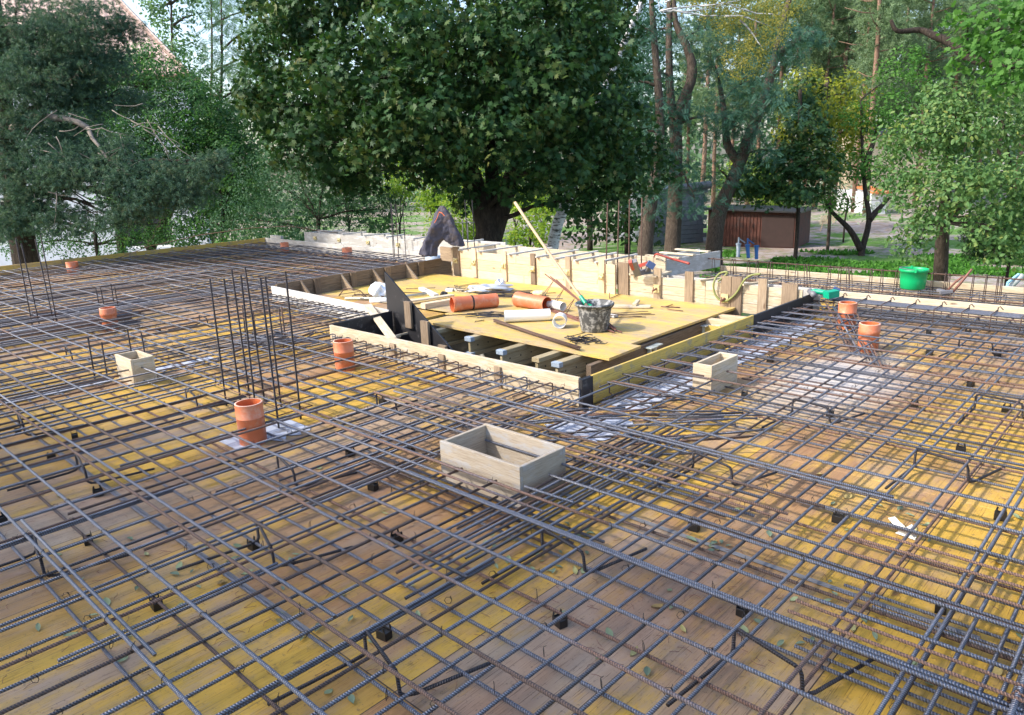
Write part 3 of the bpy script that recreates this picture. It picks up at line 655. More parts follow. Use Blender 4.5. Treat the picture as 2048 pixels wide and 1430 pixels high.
# bundle bars round the open box
for y, x0, x1 in ((2.475, -3.95, -2.0), (2.405, -4.3, -1.75), (2.33, -3.7, -2.05), (2.93, -4.0, -1.6), (2.985, -4.2, -1.2), (3.08, -4.1, -1.35), (3.15, -3.9, -1.1), (3.34, -3.6, -1.9)):
    extra(0, y, x0, x1, ZA+.001)
for y, x0, x1 in ((2.44, -3.6, -1.8), (2.35, -3.4, -1.9), (2.28, -3.2, -1.95), (3.0, -3.6, -1.5), (3.1, -3.5, -1.4)): extra(0, y, x0, x1, ZAb, 'bot')
for x, y0, y1 in ((-3.08, 1.7, 3.6), (-3.16, 1.62, 3.3), (-3.26, 1.9, 3.6), (-3.36, 1.72, 3.5), (-3.46, 1.8, 3.55), (-3.56, 1.9, 3.3), (-3.63, 1.7, 3.4), (-3.3, 1.6, 3.4),
                  (-2.31, 1.75, 3.6), (-2.24, 1.62, 3.75), (-2.17, 1.66, 3.5), (-2.09, 1.55, 3.6), (-2.03, 1.5, 3.3), (-1.93, 1.9, 3.6), (-2.28, 2.0, 3.4), (-2.2, 2.2, 3.9), (-2.12, 1.9, 3.7)):
    extra(1, x, y0, y1, random.choice((ZB-.012, ZBb+.03, ZBb+.045)), 'top', .0068)
for x, y0, y1 in ((-3.72, .2, 1.35), (-5.6, -.5, 1.35), (-5.42, -1, 1.6), (-4.95, -.4, 2.4), (-4.83, -1, 1.9), (-5.2, 0, 2.2), (-4.7, .8, 2.6), (-2.64, .5, 1.32), (-3.2, 1.0, 2.2), (-1.96, .3, 1.9), (-4.48, .7, 3.2), (-4.3, 1.3, 3.0), (-4.0, 1.0, 2.9), (-3.86, .9, 3.1)):
    extra(1, x, y0, y1, ZB-.011, 'top', .0074)
# dense beam lines on the left
for x in (-9.30, -9.22, -9.13, -9.05, -8.96, -8.88): extra(1, x, -2.5, 3.25, ZB+.001, 'top', .008); extra(1, x+.01, -2.5, 3.2, .06, 'bot', .008)
for x in (-6.72, -6.62, -7.0, -7.08, -6.54): extra(1, x, -2.0, 2.05, ZBb+.02, 'bot', .007)
for x in (-10.35, -10.05, -9.8, -11.4, -11.9, -12.6, -13.1, -14.0): extra(1, x, -2, 7.8, ZB-.01, 'top', .0074)
for x in (-9.6, -9.45, -10.5): extra(1, x, 3.2, 8.3, ZB-.011, 'top', .0074)
# lower right corner: extra rusty bars and the close-set bars of the beam
for px, py, z, L in ((910, 160, .162, 2.6), (850, 210, .150, 2.4), (775, 300, .160, 2.4), (490, 650, .162, 2.3), (440, 715, .162, 2.3), (600, 830, .05, 2.4), (545, 905, .05, 2.3), (480, 960, .035, 2.2), (820, 540, .05, 2.2), (760, 575, .05, 2.2), (1010, 690, .10, 2), (890, 475, .15, 2)):
    p = G(1448+px/3.405, 1010+py/3.405, z); p0 = (p[0], p[1], z); p1 = (p[0]+L, p[1]+random.uniform(-.01, .01), z); bars.append((score(p0, p1), 'top', p0, p1, .0066, .97 if z > .12 and py < 720 else .3))
for i, x in enumerate((-.47, -.40, -.315, -.245, -.20, -.14, -.08, -.02, .05, .12, .2)):
    extra(1, x, -.5+.1*(i % 3), 5.2-.4*(i % 4), (ZB+.001, ZB-.03, ZBb+.02, ZB-.05)[i % 4], 'top', .0075)
bars.sort(key=lambda b: -b[0])
def build_layer(layer, name, label, mats):
    t = thing(name, (0, 0, 0), label, 'rebar mesh')
    L = [b for b in bars if b[1] == layer]
    L = [b for b in L if b[0] > 0 or random.random() < .6]
    for i, b in enumerate(L[:100]):
        mb = MB(); mb.tube(bar_pts(b[2], b[3]), b[4], 8, b[5]); o = mb.obj('bar', mats, t, True)
        if b[5] > .88: o['label'] = 'rusty orange-brown bar'
    mb = MB()
    for b in L[100:]: mb.tube(bar_pts(b[2], b[3]), b[4], 6, b[5])
    o = mb.obj('further_bars', mats, t, True); o['kind'] = 'stuff'
    return t
top = build_layer('top', 'rebar_mesh', 'upper layer of ribbed reinforcing mesh tied over the whole slab around the opening', M['rebar'])
bot = build_layer('bot', 'rebar_mesh', 'lower layer of ribbed reinforcing mesh resting just above the yellow panels', M['rebar'])
# tie wires at crossings, near the camera
def ties(parent, z, kx, ky, dz):
    mb = MB(); cnt = 0
    for k in kx:
        for q in ky:
            x = -.752-STEP*k; y = .44+STEP*q
            if random.random() < .45: continue
            if -9.0 < x < -3.05 and y > 3.9: continue
            if any(a-.02 < x < c+.02 and b-.02 < y < d+.02 for a, b, c, d in HOLES): continue
            dist = math.hypot(x, y)
            if dist > 8 and random.random() < .5: continue
            r = .0105; c = np.array([x, y, z]); s = random.choice((-1, 1))
            pts = [c+np.array([s*r*math.cos(a), r*math.cos(a), r*1.5*math.sin(a)]) for a in np.linspace(0, 2*math.pi, 7)]
            e = c+np.array([s*.008, .008, .014]); pts += [e, e+np.array([random.uniform(-.008, .008), random.uniform(-.008, .008), random.uniform(.002, .010)])]
            mb.tube(pts, .0013, 4)
    o = mb.obj('tie_wire', M['wire'], parent); o['kind'] = 'stuff'
ties(top, ZA-.006, range(-6, 34), range(-6, 32), 0)
ties(bot, ZBb-.006, range(-6, 30), range(-6, 30), 0)

# U bars closing the mesh edges round the opening
mb = MB()
for i in range(13):
    x = -6.06+.249*i-.02
    mb.tube([(x, 3.5, ZB+.012), (x, 3.90, ZB+.012), (x, 3.925, ZB), (x, 3.925, .06), (x, 3.90, .047), (x, 3.5, .047)], .006, 6, random.choice((.2, .9)))
for i in range(15):
    y = 4.18+.2455*i
    mb.tube([(-2.55, y+.012, ZA), (-3.0, y+.012, ZA), (-3.03, y+.012, ZA-.014), (-3.03, y+.012, .06), (-3.0, y+.012, .045), (-2.55, y+.012, .045)], .006, 6, random.choice((.1, .3, .9)))
for i in range(11):
    x = -8.75+.247*i
    mb.tube([(x, 4.4, ZB+.012), (x, 4.80, ZB+.012), (x, 4.83, ZB), (x, 4.83, .06), (x, 4.80, .047), (x, 4.4, .047)], .006, 6, random.choice((.2, .4)))
o = mb.obj('edge_hooks', M['rebar'], top, True); o['kind'] = 'stuff'
for x0, y0, x1, y1, z in ((-6.1, 3.905, -3.1, 3.905, ZB-.013), (-3.01, 4.05, -3.01, 7.9, ZA-.013), (-8.9, 4.80, -6.4, 4.78, ZB-.012), (-2.98, 4.05, -2.98, 7.9, .055)):
    mb = MB(); mb.tube(bar_pts((x0, y0, z), (x1, y1, z)), .006, 6, .25); mb.obj('edge_bar', M['rebar'], top, True)

# support chairs: bent bars carrying the upper layer
def chair(x, y, fl=1):
    p = [(x-.03*fl, y-.36, .032), (x-.01*fl, y-.05, .032), (x, y-.012, .04), (x, y, .055), (x, y, ZA-.03), (x+.006, y, ZA-.019), (x+.02, y, ZA-.014), (x+.23, y-.05, ZA-.014), (x+.25, y-.05, ZA-.02), (x+.258, y-.05, ZA-.04), (x+.265, y-.05, .05), (x+.27, y-.035, .036), (x+.285, y, .032), (x+.36, y+.28, .034)]
    return p
chairs = [(-3.03, 1.44), (-1.97, 1.27), (-1.97, 2.22), (-3.74, .72), (-4.68, 1.19), (-1.86, 4.60), (-1.0, 4.15), (-.98, 5.37), (-3.70, 1.93), (-1.9, 3.40), (-5.5, 2.2), (-6.9, 3.5), (-7.9, 2.1), (-8.3, 3.6), (-5.9, 1.2), (-7.3, .9), (-9.9, 4.5), (-11.3, 5.2), (-12.2, 3.1), (-1.45, 7.0), (-2.6, 6.3), (-.5, 6.6), (-11.1, 6.9), (-1.0, 2.1), (-4.2, 3.0)]
base = None
for x, y in chairs:
    mb = MB(); mb.tube(chair(0, 0), .0070, 8, .3)
    if base is None:
        base = mb.obj('bar_support', M['rebar_dark'], None, True, (0, 0, 0)); o = base
        tag(o, 'bent dark steel support standing between the two mesh layers', 'support', 'bent supports between the mesh layers')
    else: o = base.copy(); COL.objects.link(o)
    o.location = (x, y, 0); o.rotation_euler = (0, 0, random.uniform(-.08, .08))

# black plastic spacers under the lower bars
sp = None
spots = [(-2.04, 1.40), (-2.58, 1.89), (-3.05, 1.42), (-2.91, .92), (-3.73, .93), (-1.59, 1.88), (-1.10, 2.38), (-1.58, 2.85), (-1.10, 3.34), (-.54, 3.83), (-.55, 2.87), (-5.85, 1.17), (-5.40, 1.39), (-5.08, 1.16), (-4.32, .71), (-4.28, 1.16),
         (-1.68, 4.78), (-1.31, 5.27), (-1.14, 6.01), (-.83, 5.53), (-.88, 4.60), (-1.61, 6.77), (-1.82, 7.55), (-1.54, 7.73), (-1.17, 7.04), (-3.65, 2.38), (-3.41, 2.65), (-4.31, 3.13), (-3.14, 2.17), (-2.14, 3.35), (-2.30, 4.82), (-2.56, 5.81), (-8.48, 3.2), (-10.6, 3.3), (-7.2, 2.9), (-9.7, 5.6), (-12.4, 5.9)]
for x, y in spots:
    if sp is None:
        mb = MB()
        mb.plank((-.025, -.018, .019), (.025, -.018, .019), .003, .038); mb.plank((-.025, .018, .019), (.025, .018, .019), .003, .038)
        mb.plank((-.025, -.0165, .017), (-.025, .0165, .017), .003, .034); mb.plank((.025, -.0165, .017), (.025, .0165, .017), .003, .034)
        mb.plank((-.02, 0, .027), (.02, 0, .027), .032, .003)
        for sx in (-.019, .019):
            for sy in (-.018, .018): mb.plank((sx, sy, .038), (sx*.8, sy, .056), .009, .003, (0, 1, 0))
        sp = mb.obj('bar_spacer', M['black'], None, False, (0, 0, 0)); o = sp
        tag(o, 'small black plastic spacer on the yellow panels under the lower bars', 'spacer', 'black plastic spacers on the panels')
    else: o = sp.copy(); COL.objects.link(o)
    o.location = (x, y, .001); o.rotation_euler = (0, 0, random.uniform(-.25, .25)+(0 if random.random() < .6 else 1.57)); o.scale = (.95, .95, .95)

# upright starter bars ---------------------------------------------------
def cage(name, label, pts, z0, z1, rr, ties_=(), hooks=None, rust=.5, rad=.007, jitter=.05):
    t = thing(name, (np.mean([p[0] for p in pts]), np.mean([p[1] for p in pts]), 0), label, 'starter bars')
    for p in pts:
        h = z1+random.uniform(-jitter, jitter); lx, ly = random.uniform(-.02, .02), random.uniform(-.02, .02)
        mb = MB(); mb.tube([(p[0]+lx*(h-z0)*s, p[1]+ly*(h-z0)*s, z0+(h-z0)*s) for s in np.linspace(0, 1, 5)], rad, 8, rust+random.uniform(-.2, .2)); mb.obj('bar', rr, t, True)
    for z, in ties_:
        x0, x1 = min(p[0] for p in pts)-.02, max(p[0] for p in pts)+.02; y0, y1 = min(p[1] for p in pts)-.02, max(p[1] for p in pts)+.02
        mb = MB(); mb.tube([(x0, y0, z), (x1, y0, z), (x1, y1, z), (x0, y1, z), (x0, y0+.02, z+.01)], .004, 6, .99); mb.obj('stirrup', M['rebar_rust'], t, True)
    return t
cage('starter_cage', 'eight tall upright bars in two rows behind the near orange pipe, tied with rusty stirrups', [(-5.24, 2.38), (-4.98, 2.37), (-5.26, 2.58), (-4.79, 2.38), (-5.03, 2.58), (-4.45, 2.36), (-4.83, 2.60), (-4.50, 2.56)], .0, 1.0, M['rebar_dark'], ((.10,), (.17,)), rust=.45)
cage('starter_cage', 'four tall upright bars at the far left of the slab', [(-9.98, 2.36), (-9.84, 2.40), (-9.96, 2.58), (-9.80, 2.57)], .0, 1.04, M['rebar_dark'], ((.16,),), rust=.4)
cage('starter_cage', 'four short upright bars behind the orange pipe at the left', [(-10.2, 3.18), (-10.02, 3.18), (-10.22, 3.36), (-10.02, 3.34)], .0, .36, M['rebar_dark'], ((.15,),), rust=.7, jitter=.02)
cage('starter_cage', 'four short upright bars around the small wooden box at the left', [(-6.92, 2.02), (-6.76, 2.07), (-6.95, 2.36), (-6.80, 2.42)], .0, .36, M['rebar_dark'], rust=.4, jitter=.03)
cage('starter_cage', 'short rusty-stirruped bars standing behind the tall group of eight, left of the opening', [(-6.95, 3.45), (-6.73, 3.45), (-6.66, 3.72), (-6.9, 3.72), (-6.5, 3.6)], .0, .40, M['rebar_dark'], ((.30,), (.10,)), rust=.6, jitter=.05)
cage('starter_cage', 'four tall thin bars standing out of the back formwork before the dark tree trunk', [(-5.78, 7.92), (-5.60, 7.92), (-5.42, 7.92), (-5.27, 7.98)], .1, 1.17, M['rebar_rust'], rust=.6, rad=.0085, jitter=.04)
cage('starter_cage', 'four tall dark bars left of the hanging dark clothes', [(-10.90, 8.42), (-10.74, 8.42), (-10.76, 8.34), (-10.56, 8.44)], .0, 1.03, M['rebar_dark'], rust=.6, jitter=.03)
cage('starter_cage', 'two dark bars standing just right behind the hanging clothes', [(-8.62, 8.15), (-8.42, 8.10)], .1, 1.12, M['rebar_dark'], rust=.6, jitter=.03)
# the long thin bar arching over the far corner
pts = [G(240, 515, .2), AT(300, 492, 13.5), AT(400, 470, 12.8), AT(500, 456, 12.6), AT(580, 452, 12.9), AT(640, 462, 13.1), AT(676, 466, 13.2)]
mb = MB(); mb.tube(pts, .006, 6, .7); tag(mb.obj('curved_bar', M['rebar_rust'], None, True), 'long thin bar arching above the far left corner in front of the bushes', 'bar')

# narrow strip with its own mesh and edge cage
t = thing('rebar_mesh', (0, 8.75, 0), 'rusty mesh of the narrow strip between the two light planks, under the green bucket', 'rebar mesh')
for i, y in enumerate((8.33, 8.47, 8.60, 8.74, 8.88, 9.02, 9.16, 9.28)):
    for z, xo in ((.152, 0), (.05, .03)):
        mb = MB(); mb.tube(bar_pts((-4.85+xo, y, z), (XR, y+.01, z)), .006, 6, random.uniform(.2, .9)); mb.obj('bar', M['rebar'], t, True)
for i in range(30):
    x = -4.75+.247*i
    mb = MB(); mb.tube([(x, 8.30, .140), (x, 9.26, .140), (x, 9.30, .128), (x, 9.30, .06), (x, 9.27, .04), (x, 8.3, .04)], .006, 6, random.uniform(.2, .8)); mb.obj('cross_bar', M['rebar'], t, True)
t = thing('edge_cage', (0, 9.1, 0), 'rusty upright stirrups carrying one long horizontal bar in front of the grass', 'rebar cage')
for y, z in ((9.10, .335),):
    mb = MB(); mb.tube(bar_pts((-4.95, y, z), (XR, y, z), .006), .008, 8, .55); mb.obj('long_bar', M['rebar_rust'], t, True)
for i in range(30):
    x = -4.85+.25*i+random.uniform(-.02, .02); a = random.uniform(-.02, .02)
    for dx in (0, .035 if i % 2 else .12):
        mb = MB(); mb.tube([(x+dx, 9.06, .03), (x+dx+a, 9.07, .33), (x+dx+a, 9.09, .348), (x+dx+a, 9.12, .345), (x+dx+a, 9.13, .32), (x+dx, 9.17, .03)], .0045, 6, .95); mb.obj('stirrup', M['rebar_rust'], t, True)
# beam cage along the light plank on the right
t = thing('beam_cage', (0, 8.0, 0), 'thick ribbed bars with hooked rusty stirrups along the near side of the light plank', 'rebar cage')
for i, (y, z) in enumerate(((8.06, .165), (8.02, .166), (7.98, .165), (7.94, .166), (7.90, .165), (8.05, .05), (7.97, .05), (7.86, .05), (7.86, .12))):
    mb = MB(); mb.tube(bar_pts((-2.95+.02*i, y, z), (-.9 if i < 5 else XR, y, z), .003), .010, 8, .35); mb.obj('main_bar', M['rebar'], t, True)
for i in range(22):
    x = -2.8+.247*i*.95
    mb = MB(); y0, y1 = 7.82, 8.10
    mb.tube([(x+.05, y1-.05, .20), (x+.02, y1-.02, .222), (x, y1, .205), (x, y1, .03), (x, y0, .03), (x, y0, .185), (x, y1, .185), (x-.02, y1, .16)], .0052, 6, .95); mb.obj('stirrup', M['rebar_rust'], t, True)
# beam cage at the lower right corner: stirrups
t = thing('beam_cage', (0, 2, 0), 'thick bars with close rusty stirrups at the lower right corner', 'rebar cage')
for i in range(12):
    y = .9+.28*i
    mb = MB(); mb.tube([(-.22, y, .16), (.14, y, .16), (.16, y, .14), (.16, y, .04), (.14, y, .025), (-.22, y, .025), (-.24, y, .04), (-.24, y, .14), (-.22, y+.01, .165)], .0052, 6, .9); mb.obj('stirrup', M['rebar_rust'], t, True)
for x, z in ((-.22, .155), (-.1, .155), (.04, .155), (.14, .155), (-.22, .035), (.0, .035), (.14, .035)):
    mb = MB(); mb.tube(bar_pts((x, -1, z-.0), (x, 5.4, z), .003), .010, 8, random.choice((.2, .8))); mb.obj('main_bar', M['rebar'], t, True)

# loose bars -----------------------------------------------------------
def loose(n, f, label, group):
    for i in range(n):
        p0, p1, r = f(i); mb = MB(); mb.tube(bar_pts(p0, p1, .003), r, 7, random.uniform(0, 1)); tag(mb.obj('loose_bar', M['rebar'], None, True), label, 'bar', group)
def f1(i):
    c = (random.uniform(-3.1, -2.0), random.uniform(3.25, 4.25)); a = random.uniform(.62, .90); L = random.uniform(.5, .9)
    return (c[0]-L/2*math.cos(a), c[1]-L/2*math.sin(a), .115+random.uniform(-.05, .012)), (c[0]+L/2*math.cos(a), c[1]+L/2*math.sin(a), .115+random.uniform(-.05, .012)), .0068
def f1b(i):
    for _ in range(50):
        a, b, r = f1(i)
        if not (a[0] < -3.04 and max(a[1], b[1]) > 3.88) and not (-3.2 < (a[0]+b[0])/2 < -3.0 and b[1] > 3.85): return a, b, r
    return a, b, r
loose(26, f1b, 'short loose ribbed bar thrown across the mesh at the near corner of the opening', 'loose bars at the near corner of the opening')
def f2(i):
    c = (random.uniform(-6.75, -6.1), random.uniform(3.1, 3.75)); a = random.choice((random.uniform(1.0, 1.35), random.uniform(1.8, 2.3), random.uniform(0.3, .9))); L = random.uniform(.4, .9)
    return (c[0]-L/2*math.cos(a), c[1]-L/2*math.sin(a), .12+random.uniform(-.05, .05)), (c[0]+L/2*math.cos(a), c[1]+L/2*math.sin(a), .12+random.uniform(-.05, .05)), .0068
loose(20, f2, 'short dark bar in the tangled heap left of the front wooden board', 'tangled bars left of the opening')
for i in range(9):
    a = G(1638+i*9+random.uniform(-4, 4), 603+i*3, .16); b = G(1690+i*9+random.uniform(-8, 8), 690+i*6, .05)
    mb = MB(); mb.tube(bar_pts(a, b, .003), .0068, 7, random.uniform(.1, .9)); tag(mb.obj('loose_bar', M['rebar'], None, True), 'slanting bar pushed between the layers beside the two orange pipes at the right', 'bar', 'slanting bars by the right pipes')
# ================================================================== OBJECTS ON THE DECK
def updown(t, c, r0, z0, z1, mat, sock=True, th=.005, r_=None):
    """upright sewer pipe stub"""
    x, y = c; mb = MB(); ri = r0-th
    lean = random.uniform(-.01, .01)
    prof = [(r0, z0), (r0, z1-.11), (r0*1.0, z1-.085), (r0*1.06, z1-.08), (r0*1.075, z1-.066), (r0*1.06, z1-.052), (r0*1.04, z1-.048), (r0*1.04, z1-.001), (r0*1.03, z1)] if sock else [(r0, z0), (r0, z1-.095), (r0*1.012, z1-.094), (r0*1.012, z1-.09), (r0, z1-.089), (r0, z1-.001)]
    mb.lathe((x, y, 0), prof, 36); mb.obj('pipe_wall', mat, t, True)
    mb = MB(); mb.lathe((x, y, 0), [(prof[-1][0]-.012, z0), (prof[-1][0]-.010, z1+.001)][::-1], 36); mb.obj('pipe_bore', M['orange_dark'], t, True)
    mb = MB(); mb.lathe((x, y, 0), [(prof[-1][0], z1), (prof[-1][0]-.001, z1+.002), (prof[-1][0]-.010, z1+.002)], 36); mb.obj('cut_rim', M['pvc_cut'], t, True)
def stub(x, y, h, label, r=.082, sock=False):
    t = thing('drain_pipe', (x, y, 0), label, 'pipe', 'upright orange pipes through the slab'); updown(t, (x, y), r, .0, h, M['orange'], sock); return t
stub(-4.35, 2.12, .27, 'large upright orange pipe in the left foreground before the eight tall bars', .086)
stub(-5.36, 3.53, .255, 'upright orange pipe beside the light board at the front of the opening', .085)
stub(-9.08, 2.91, .25, 'upright orange pipe on the left in front of four short bars', .083, True)
stub(-14.92, 4.33, .23, 'short orange pipe at the far left against the yellow edge board', .10)
stub(-14.1, 8.1, .23, 'short orange pipe in the far left corner beside the grey edge board', .085)
stub(-11.99, 8.18, .22, 'short orange pipe near the back board, halfway to the dark clothes', .095)
stub(-2.52, 7.42, .25, 'rear one of the two orange pipes at the right, nearer the green grinder', .084, False)
stub(-2.06, 6.64, .24, 'front one of the two orange pipes at the right', .082, True)
# lying pipes on the platform
def lying(p0, p1, r, mat, label, name='pipe_length', sock=True, strap=False):
    p0 = np.array(p0, float); p1 = np.array(p1, float); a = nrm(p1-p0); L = np.linalg.norm(p1-p0)
    t = thing(name, tuple(p0), label, 'pipe'); mb = MB()
    prof = [(r*1.10, 0), (r*1.12, .012), (r*1.12, .03), (r*1.06, .042), (r*1.06, .10), (r, .115), (r, L)] if sock else [(r, 0), (r, L)]
    mb.lathe(p0, prof, 40, a); mb.obj('pipe_wall', mat, t, True)
    mb = MB(); mb.lathe(p0, [(prof[0][0]-.008, -.001), (r*.92, .04 if sock else .0), (r*.92, L+.001)][::-1], 40, a); mb.obj('pipe_bore', M['orange_dark'] if mat == M['orange'] else mat, t, True)
    for q, rr in ((0, prof[0][0]), (L, r)):
        mb = MB(); mb.lathe(p0, [(rr, q), (rr*.93, q+(.0015 if q else -.0015))], 40, a); mb.obj('pipe_rim', M['orange'] if mat == M['orange'] else mat, t, True)
    if strap: mb = MB(); mb.lathe(p0, [(r*1.02, L*.42), (r*1.035, L*.425), (r*1.035, L*.45), (r*1.02, L*.455)], 40, a); mb.obj('rubber_ring', M['black'], t, True)
    return t
lying(G(904, 609, .115), G(993, 600, .11), .082, M['orange'], 'orange pipe with black rubber band lying on the platform', strap=True)
lying(G(1035, 598, .115), G(1094, 608, .11), .082, M['orange'], 'paler orange pipe lying further back, its open end toward the black bucket')
lying(G(1009, 633, .093), G(1100, 629, .09), .063, M['white_pvc'], 'white pipe lying on the platform in front of the orange ones', sock=False)
c = np.array(G(1120, 641, .10)); ax = nrm([.55, -.83, 0])
t = lying(c-ax*.07, c+ax*.07, .07, M['white_pvc'], 'short white pipe ring standing on its side, opening toward the viewer', sock=False)
c = np.array(G(1115, 611, .09)); lying(c-np.array([.14, -.03, 0]), c+np.array([.10, -.02, 0]), .05, M['white_pvc'], 'white pipe end half hidden behind the rusty lattice girder', sock=False)
# grey ring on the mesh
x, y, _ = G(869, 516, .2); t = thing('plastic_ring', (x, y, .16), 'pale blue-grey plastic ring on the mesh below the hanging dark clothes', 'ring')
mb = MB(); mb.lathe((x, y, .155), [(.15, 0), (.152, .10), (.143, .103), (.14, .10), (.14, 0)], 40); mb.obj('ring', M['ring'], t, True)

# buckets
x, y, _ = G(1189, 607, .30)
t = thing('bucket', (x, y, .03), 'black cement-stained rubber bucket on the platform with a long handle leaning out', 'bucket')
mb = MB(); mb.lathe((x, y, .03), [(.0, .0), (.135, 0), (.14, .01), (.165, .20), (.182, .265), (.19, .27), (.196, .255), (.198, .275), (.186, .283), (.175, .27), (.155, .19), (.135, .03), (.0, .03)], 40, wob=.012); mb.obj('bucket_body', M['bucket'], t, True)
mb = MB(); mb.tube([(x+.19*math.cos(a), y+.19*math.sin(a)-.0, .275+.03*math.sin((a-.1)*1.0)) for a in np.linspace(-.6, 1.0, 8)], .004, 6); mb.obj('bail_handle', M['wire'], t)
mb = MB(); mb.lathe((x, y, .03), [(0, .14), (.10, .135), (.150, .12)], 30); mb.obj('cement_residue', M['cementdust'], t, True)
top_ = AT(1030, 405, 8.25); bot_ = np.array([x+.02, y-.03, .18])
t = thing('shovel', tuple(bot_), 'long wooden shovel handle leaning steeply out of the black bucket', 'shovel')
mb = MB(); mb.tube([bot_+(top_-bot_)*s+np.array([0, 0, -.02*math.sin(math.pi*s)]) for s in np.linspace(.08, 1, 9)], [.0155]*8+[.017], 12); mb.obj('handle', M['oakhandle'], t, True)
mb = MB(); e = bot_+(top_-bot_)*.10; mb.tube([e, e+(top_-bot_)*.06], .021, 10); mb.prism([bot_+np.array([-.06, .03, -.08]), bot_+np.array([.06, .0, -.08]), e+np.array([.07, 0, 0]), e+np.array([-.07, .03, 0])], (.0, .004, 0)); mb.obj('blade', M['tealtool'], t)
x, y, _ = G(1817, 578, .17); x0, y0 = x, y+.14
t = thing('bucket', (x0, y0, .16), 'bright green plastic bucket on the mesh of the narrow strip', 'bucket')
mb = MB(); mb.lathe((x0, y0, .158), [(0, 0), (.118, 0), (.124, .006), (.135, .10), (.140, .19), (.150, .193), (.150, .213), (.146, .222), (.141, .222), (.138, .20), (.120, .01), (0, .012)], 44); mb.obj('bucket_body', M['green'], t, True)
mb = MB(); mb.tube([(x0+.148*math.cos(a), y0+.148*math.sin(a), .158+.222+.012*math.sin(a-2.2)) for a in np.linspace(2.0, 5.1, 14)], .003, 6); mb.obj('bail_handle', M['greytool'], t)
mb = MB()
for a in (2.0, 5.1): mb.box((x0+.15*math.cos(a)-.012, y0+.15*math.sin(a)-.012, .158+.195), (x0+.15*math.cos(a)+.012, y0+.15*math.sin(a)+.012, .158+.232))
mb.obj('handle_lug', M['green'], t)

# lattice girder on the platform
t = thing('lattice_girder', tuple(G(1150, 640, .03)), 'rusty triangular lattice girder lying in front of the black bucket', 'lattice girder')
tipp = np.array(G(1226, 663, .045)); bl = np.array(G(1041, 596, .05)); bl2 = np.array(G(1052, 604, .05)); tp = np.array(G(1090, 548, .33)); tp2 = np.array(G(1113, 560, .33)); tp3 = np.array(G(1135, 560, .31))
def gp(px, py, z): return np.array(G(px, py, z))
for i, (a, b) in enumerate(((bl, tipp), (bl2, tipp+np.array([.03, -.02, 0])), (gp(1058, 602, .05), tipp+np.array([.08, .03, 0])), (tp, tipp+np.array([0, .05, .02])), (gp(1101, 553, .33), tipp+np.array([.02, .02, .01])), (tp2, tipp+np.array([-.02, .03, .02])), (tp3, tipp+np.array([-.03, .05, .0])))):
    mb = MB(); mb.tube([a, (a+b)/2+np.array([0, 0, -.006]), b], .007, 7, .7); mb.obj('chord', M['redbrown'], t, True)
for k in range(5):
    s0 = .13+.17*k; up = tp+(tipp-tp)*(.15+.17*k); lo = bl+(tipp-bl)*(.25+.15*k); lo2 = bl2+(tipp-bl2)*(.12+.17*k)
    if up[2] < .06: up[2] = .06
    mb = MB(); mb.tube([lo2, up, lo], .0055, 6, .8); mb.obj('diagonal', M['redbrown'], t, True)
# ribbed bar bundle
a, b = gp(988, 643, .05), gp(1156, 699, .04)
t = thing('bar_bundle', tuple(a), 'bundle of rusty ribbed bars lying along the front edge of the platform', 'bar bundle')
for i in range(9):
    o_ = np.array([random.uniform(-.02, .02), random.uniform(-.02, .02), random.choice((0, .011, .02))]); k = (b-a)*random.uniform(-.02, .02)
    mb = MB(); mb.tube([a+o_+k, (a+b)/2+o_*.8, b+o_*1.1+k], .006, 7, .6); mb.obj('bar', M['rebar_rust'], t, True)
def scatter(name, label, cat, c, n, sx, sy, L, mat, bend=True, r=.004, seed=1, z=.034):
    rr = random.Random(seed); mb = MB(); t = thing(name, tuple(c), label, cat)
    for i in range(n):
        x, y = c[0]+rr.gauss(0, sx), c[1]+rr.gauss(0, sy); a = rr.uniform(0, 3.14) if bend else rr.gauss(.55, .25); l = L*rr.uniform(.6, 1.2); zz = z+.006*rr.randint(0, 4)
        p = [np.array([x-math.cos(a)*l/2, y-math.sin(a)*l/2, zz]), np.array([x+math.cos(a)*l/2, y+math.sin(a)*l/2, zz+.004])]
        if bend: s = np.array([-math.sin(a), math.cos(a), 0])*rr.choice((-1, 1))*.05; p = [p[0]+s, p[0]]+p[1:]+[p[1]+s]
        mb = MB(); mb.tube(p, r, 5, .3); mb.obj('wire_piece', mat, t, True)
    return t
scatter('wire_offcuts', 'tangle of short bent wire pieces near the front right corner of the platform', 'wire pieces', gp(1165, 681, .03), 26, .10, .06, .16, M['rebar_dark'], seed=2)
scatter('wire_stirrups', 'bunch of dark bent stirrups lying left of the white pipe', 'stirrups', gp(972, 632, .03), 14, .13, .06, .34, M['rebar_dark'], False, seed=3, r=.005)
scatter('wire_stirrups', 'flat pile of dark rods behind the orange pipe with the black band', 'stirrups', gp(1010, 590, .03), 22, .30, .14, .5, M['rebar_dark'], False, seed=4, r=.005)
scatter('wire_stirrups', 'scattered dark rods in front of the silver foil bag', 'stirrups', gp(960, 582, .03), 16, .30, .10, .35, M['rebar_dark'], True, seed=5, r=.004)
scatter('rusty_rods', 'rusty thin rods lying to the right of the black bucket', 'rods', gp(1245, 633, .03), 5, .12, .05, .7, M['rebar_rust'], False, seed=6, r=.004)
scatter('wire_offcuts', 'few thin dark wires on the brown floor at the left of the platform', 'wire pieces', gp(760, 595, .03), 12, .28, .18, .4, M['rebar_rust'], True, seed=8, r=.005)
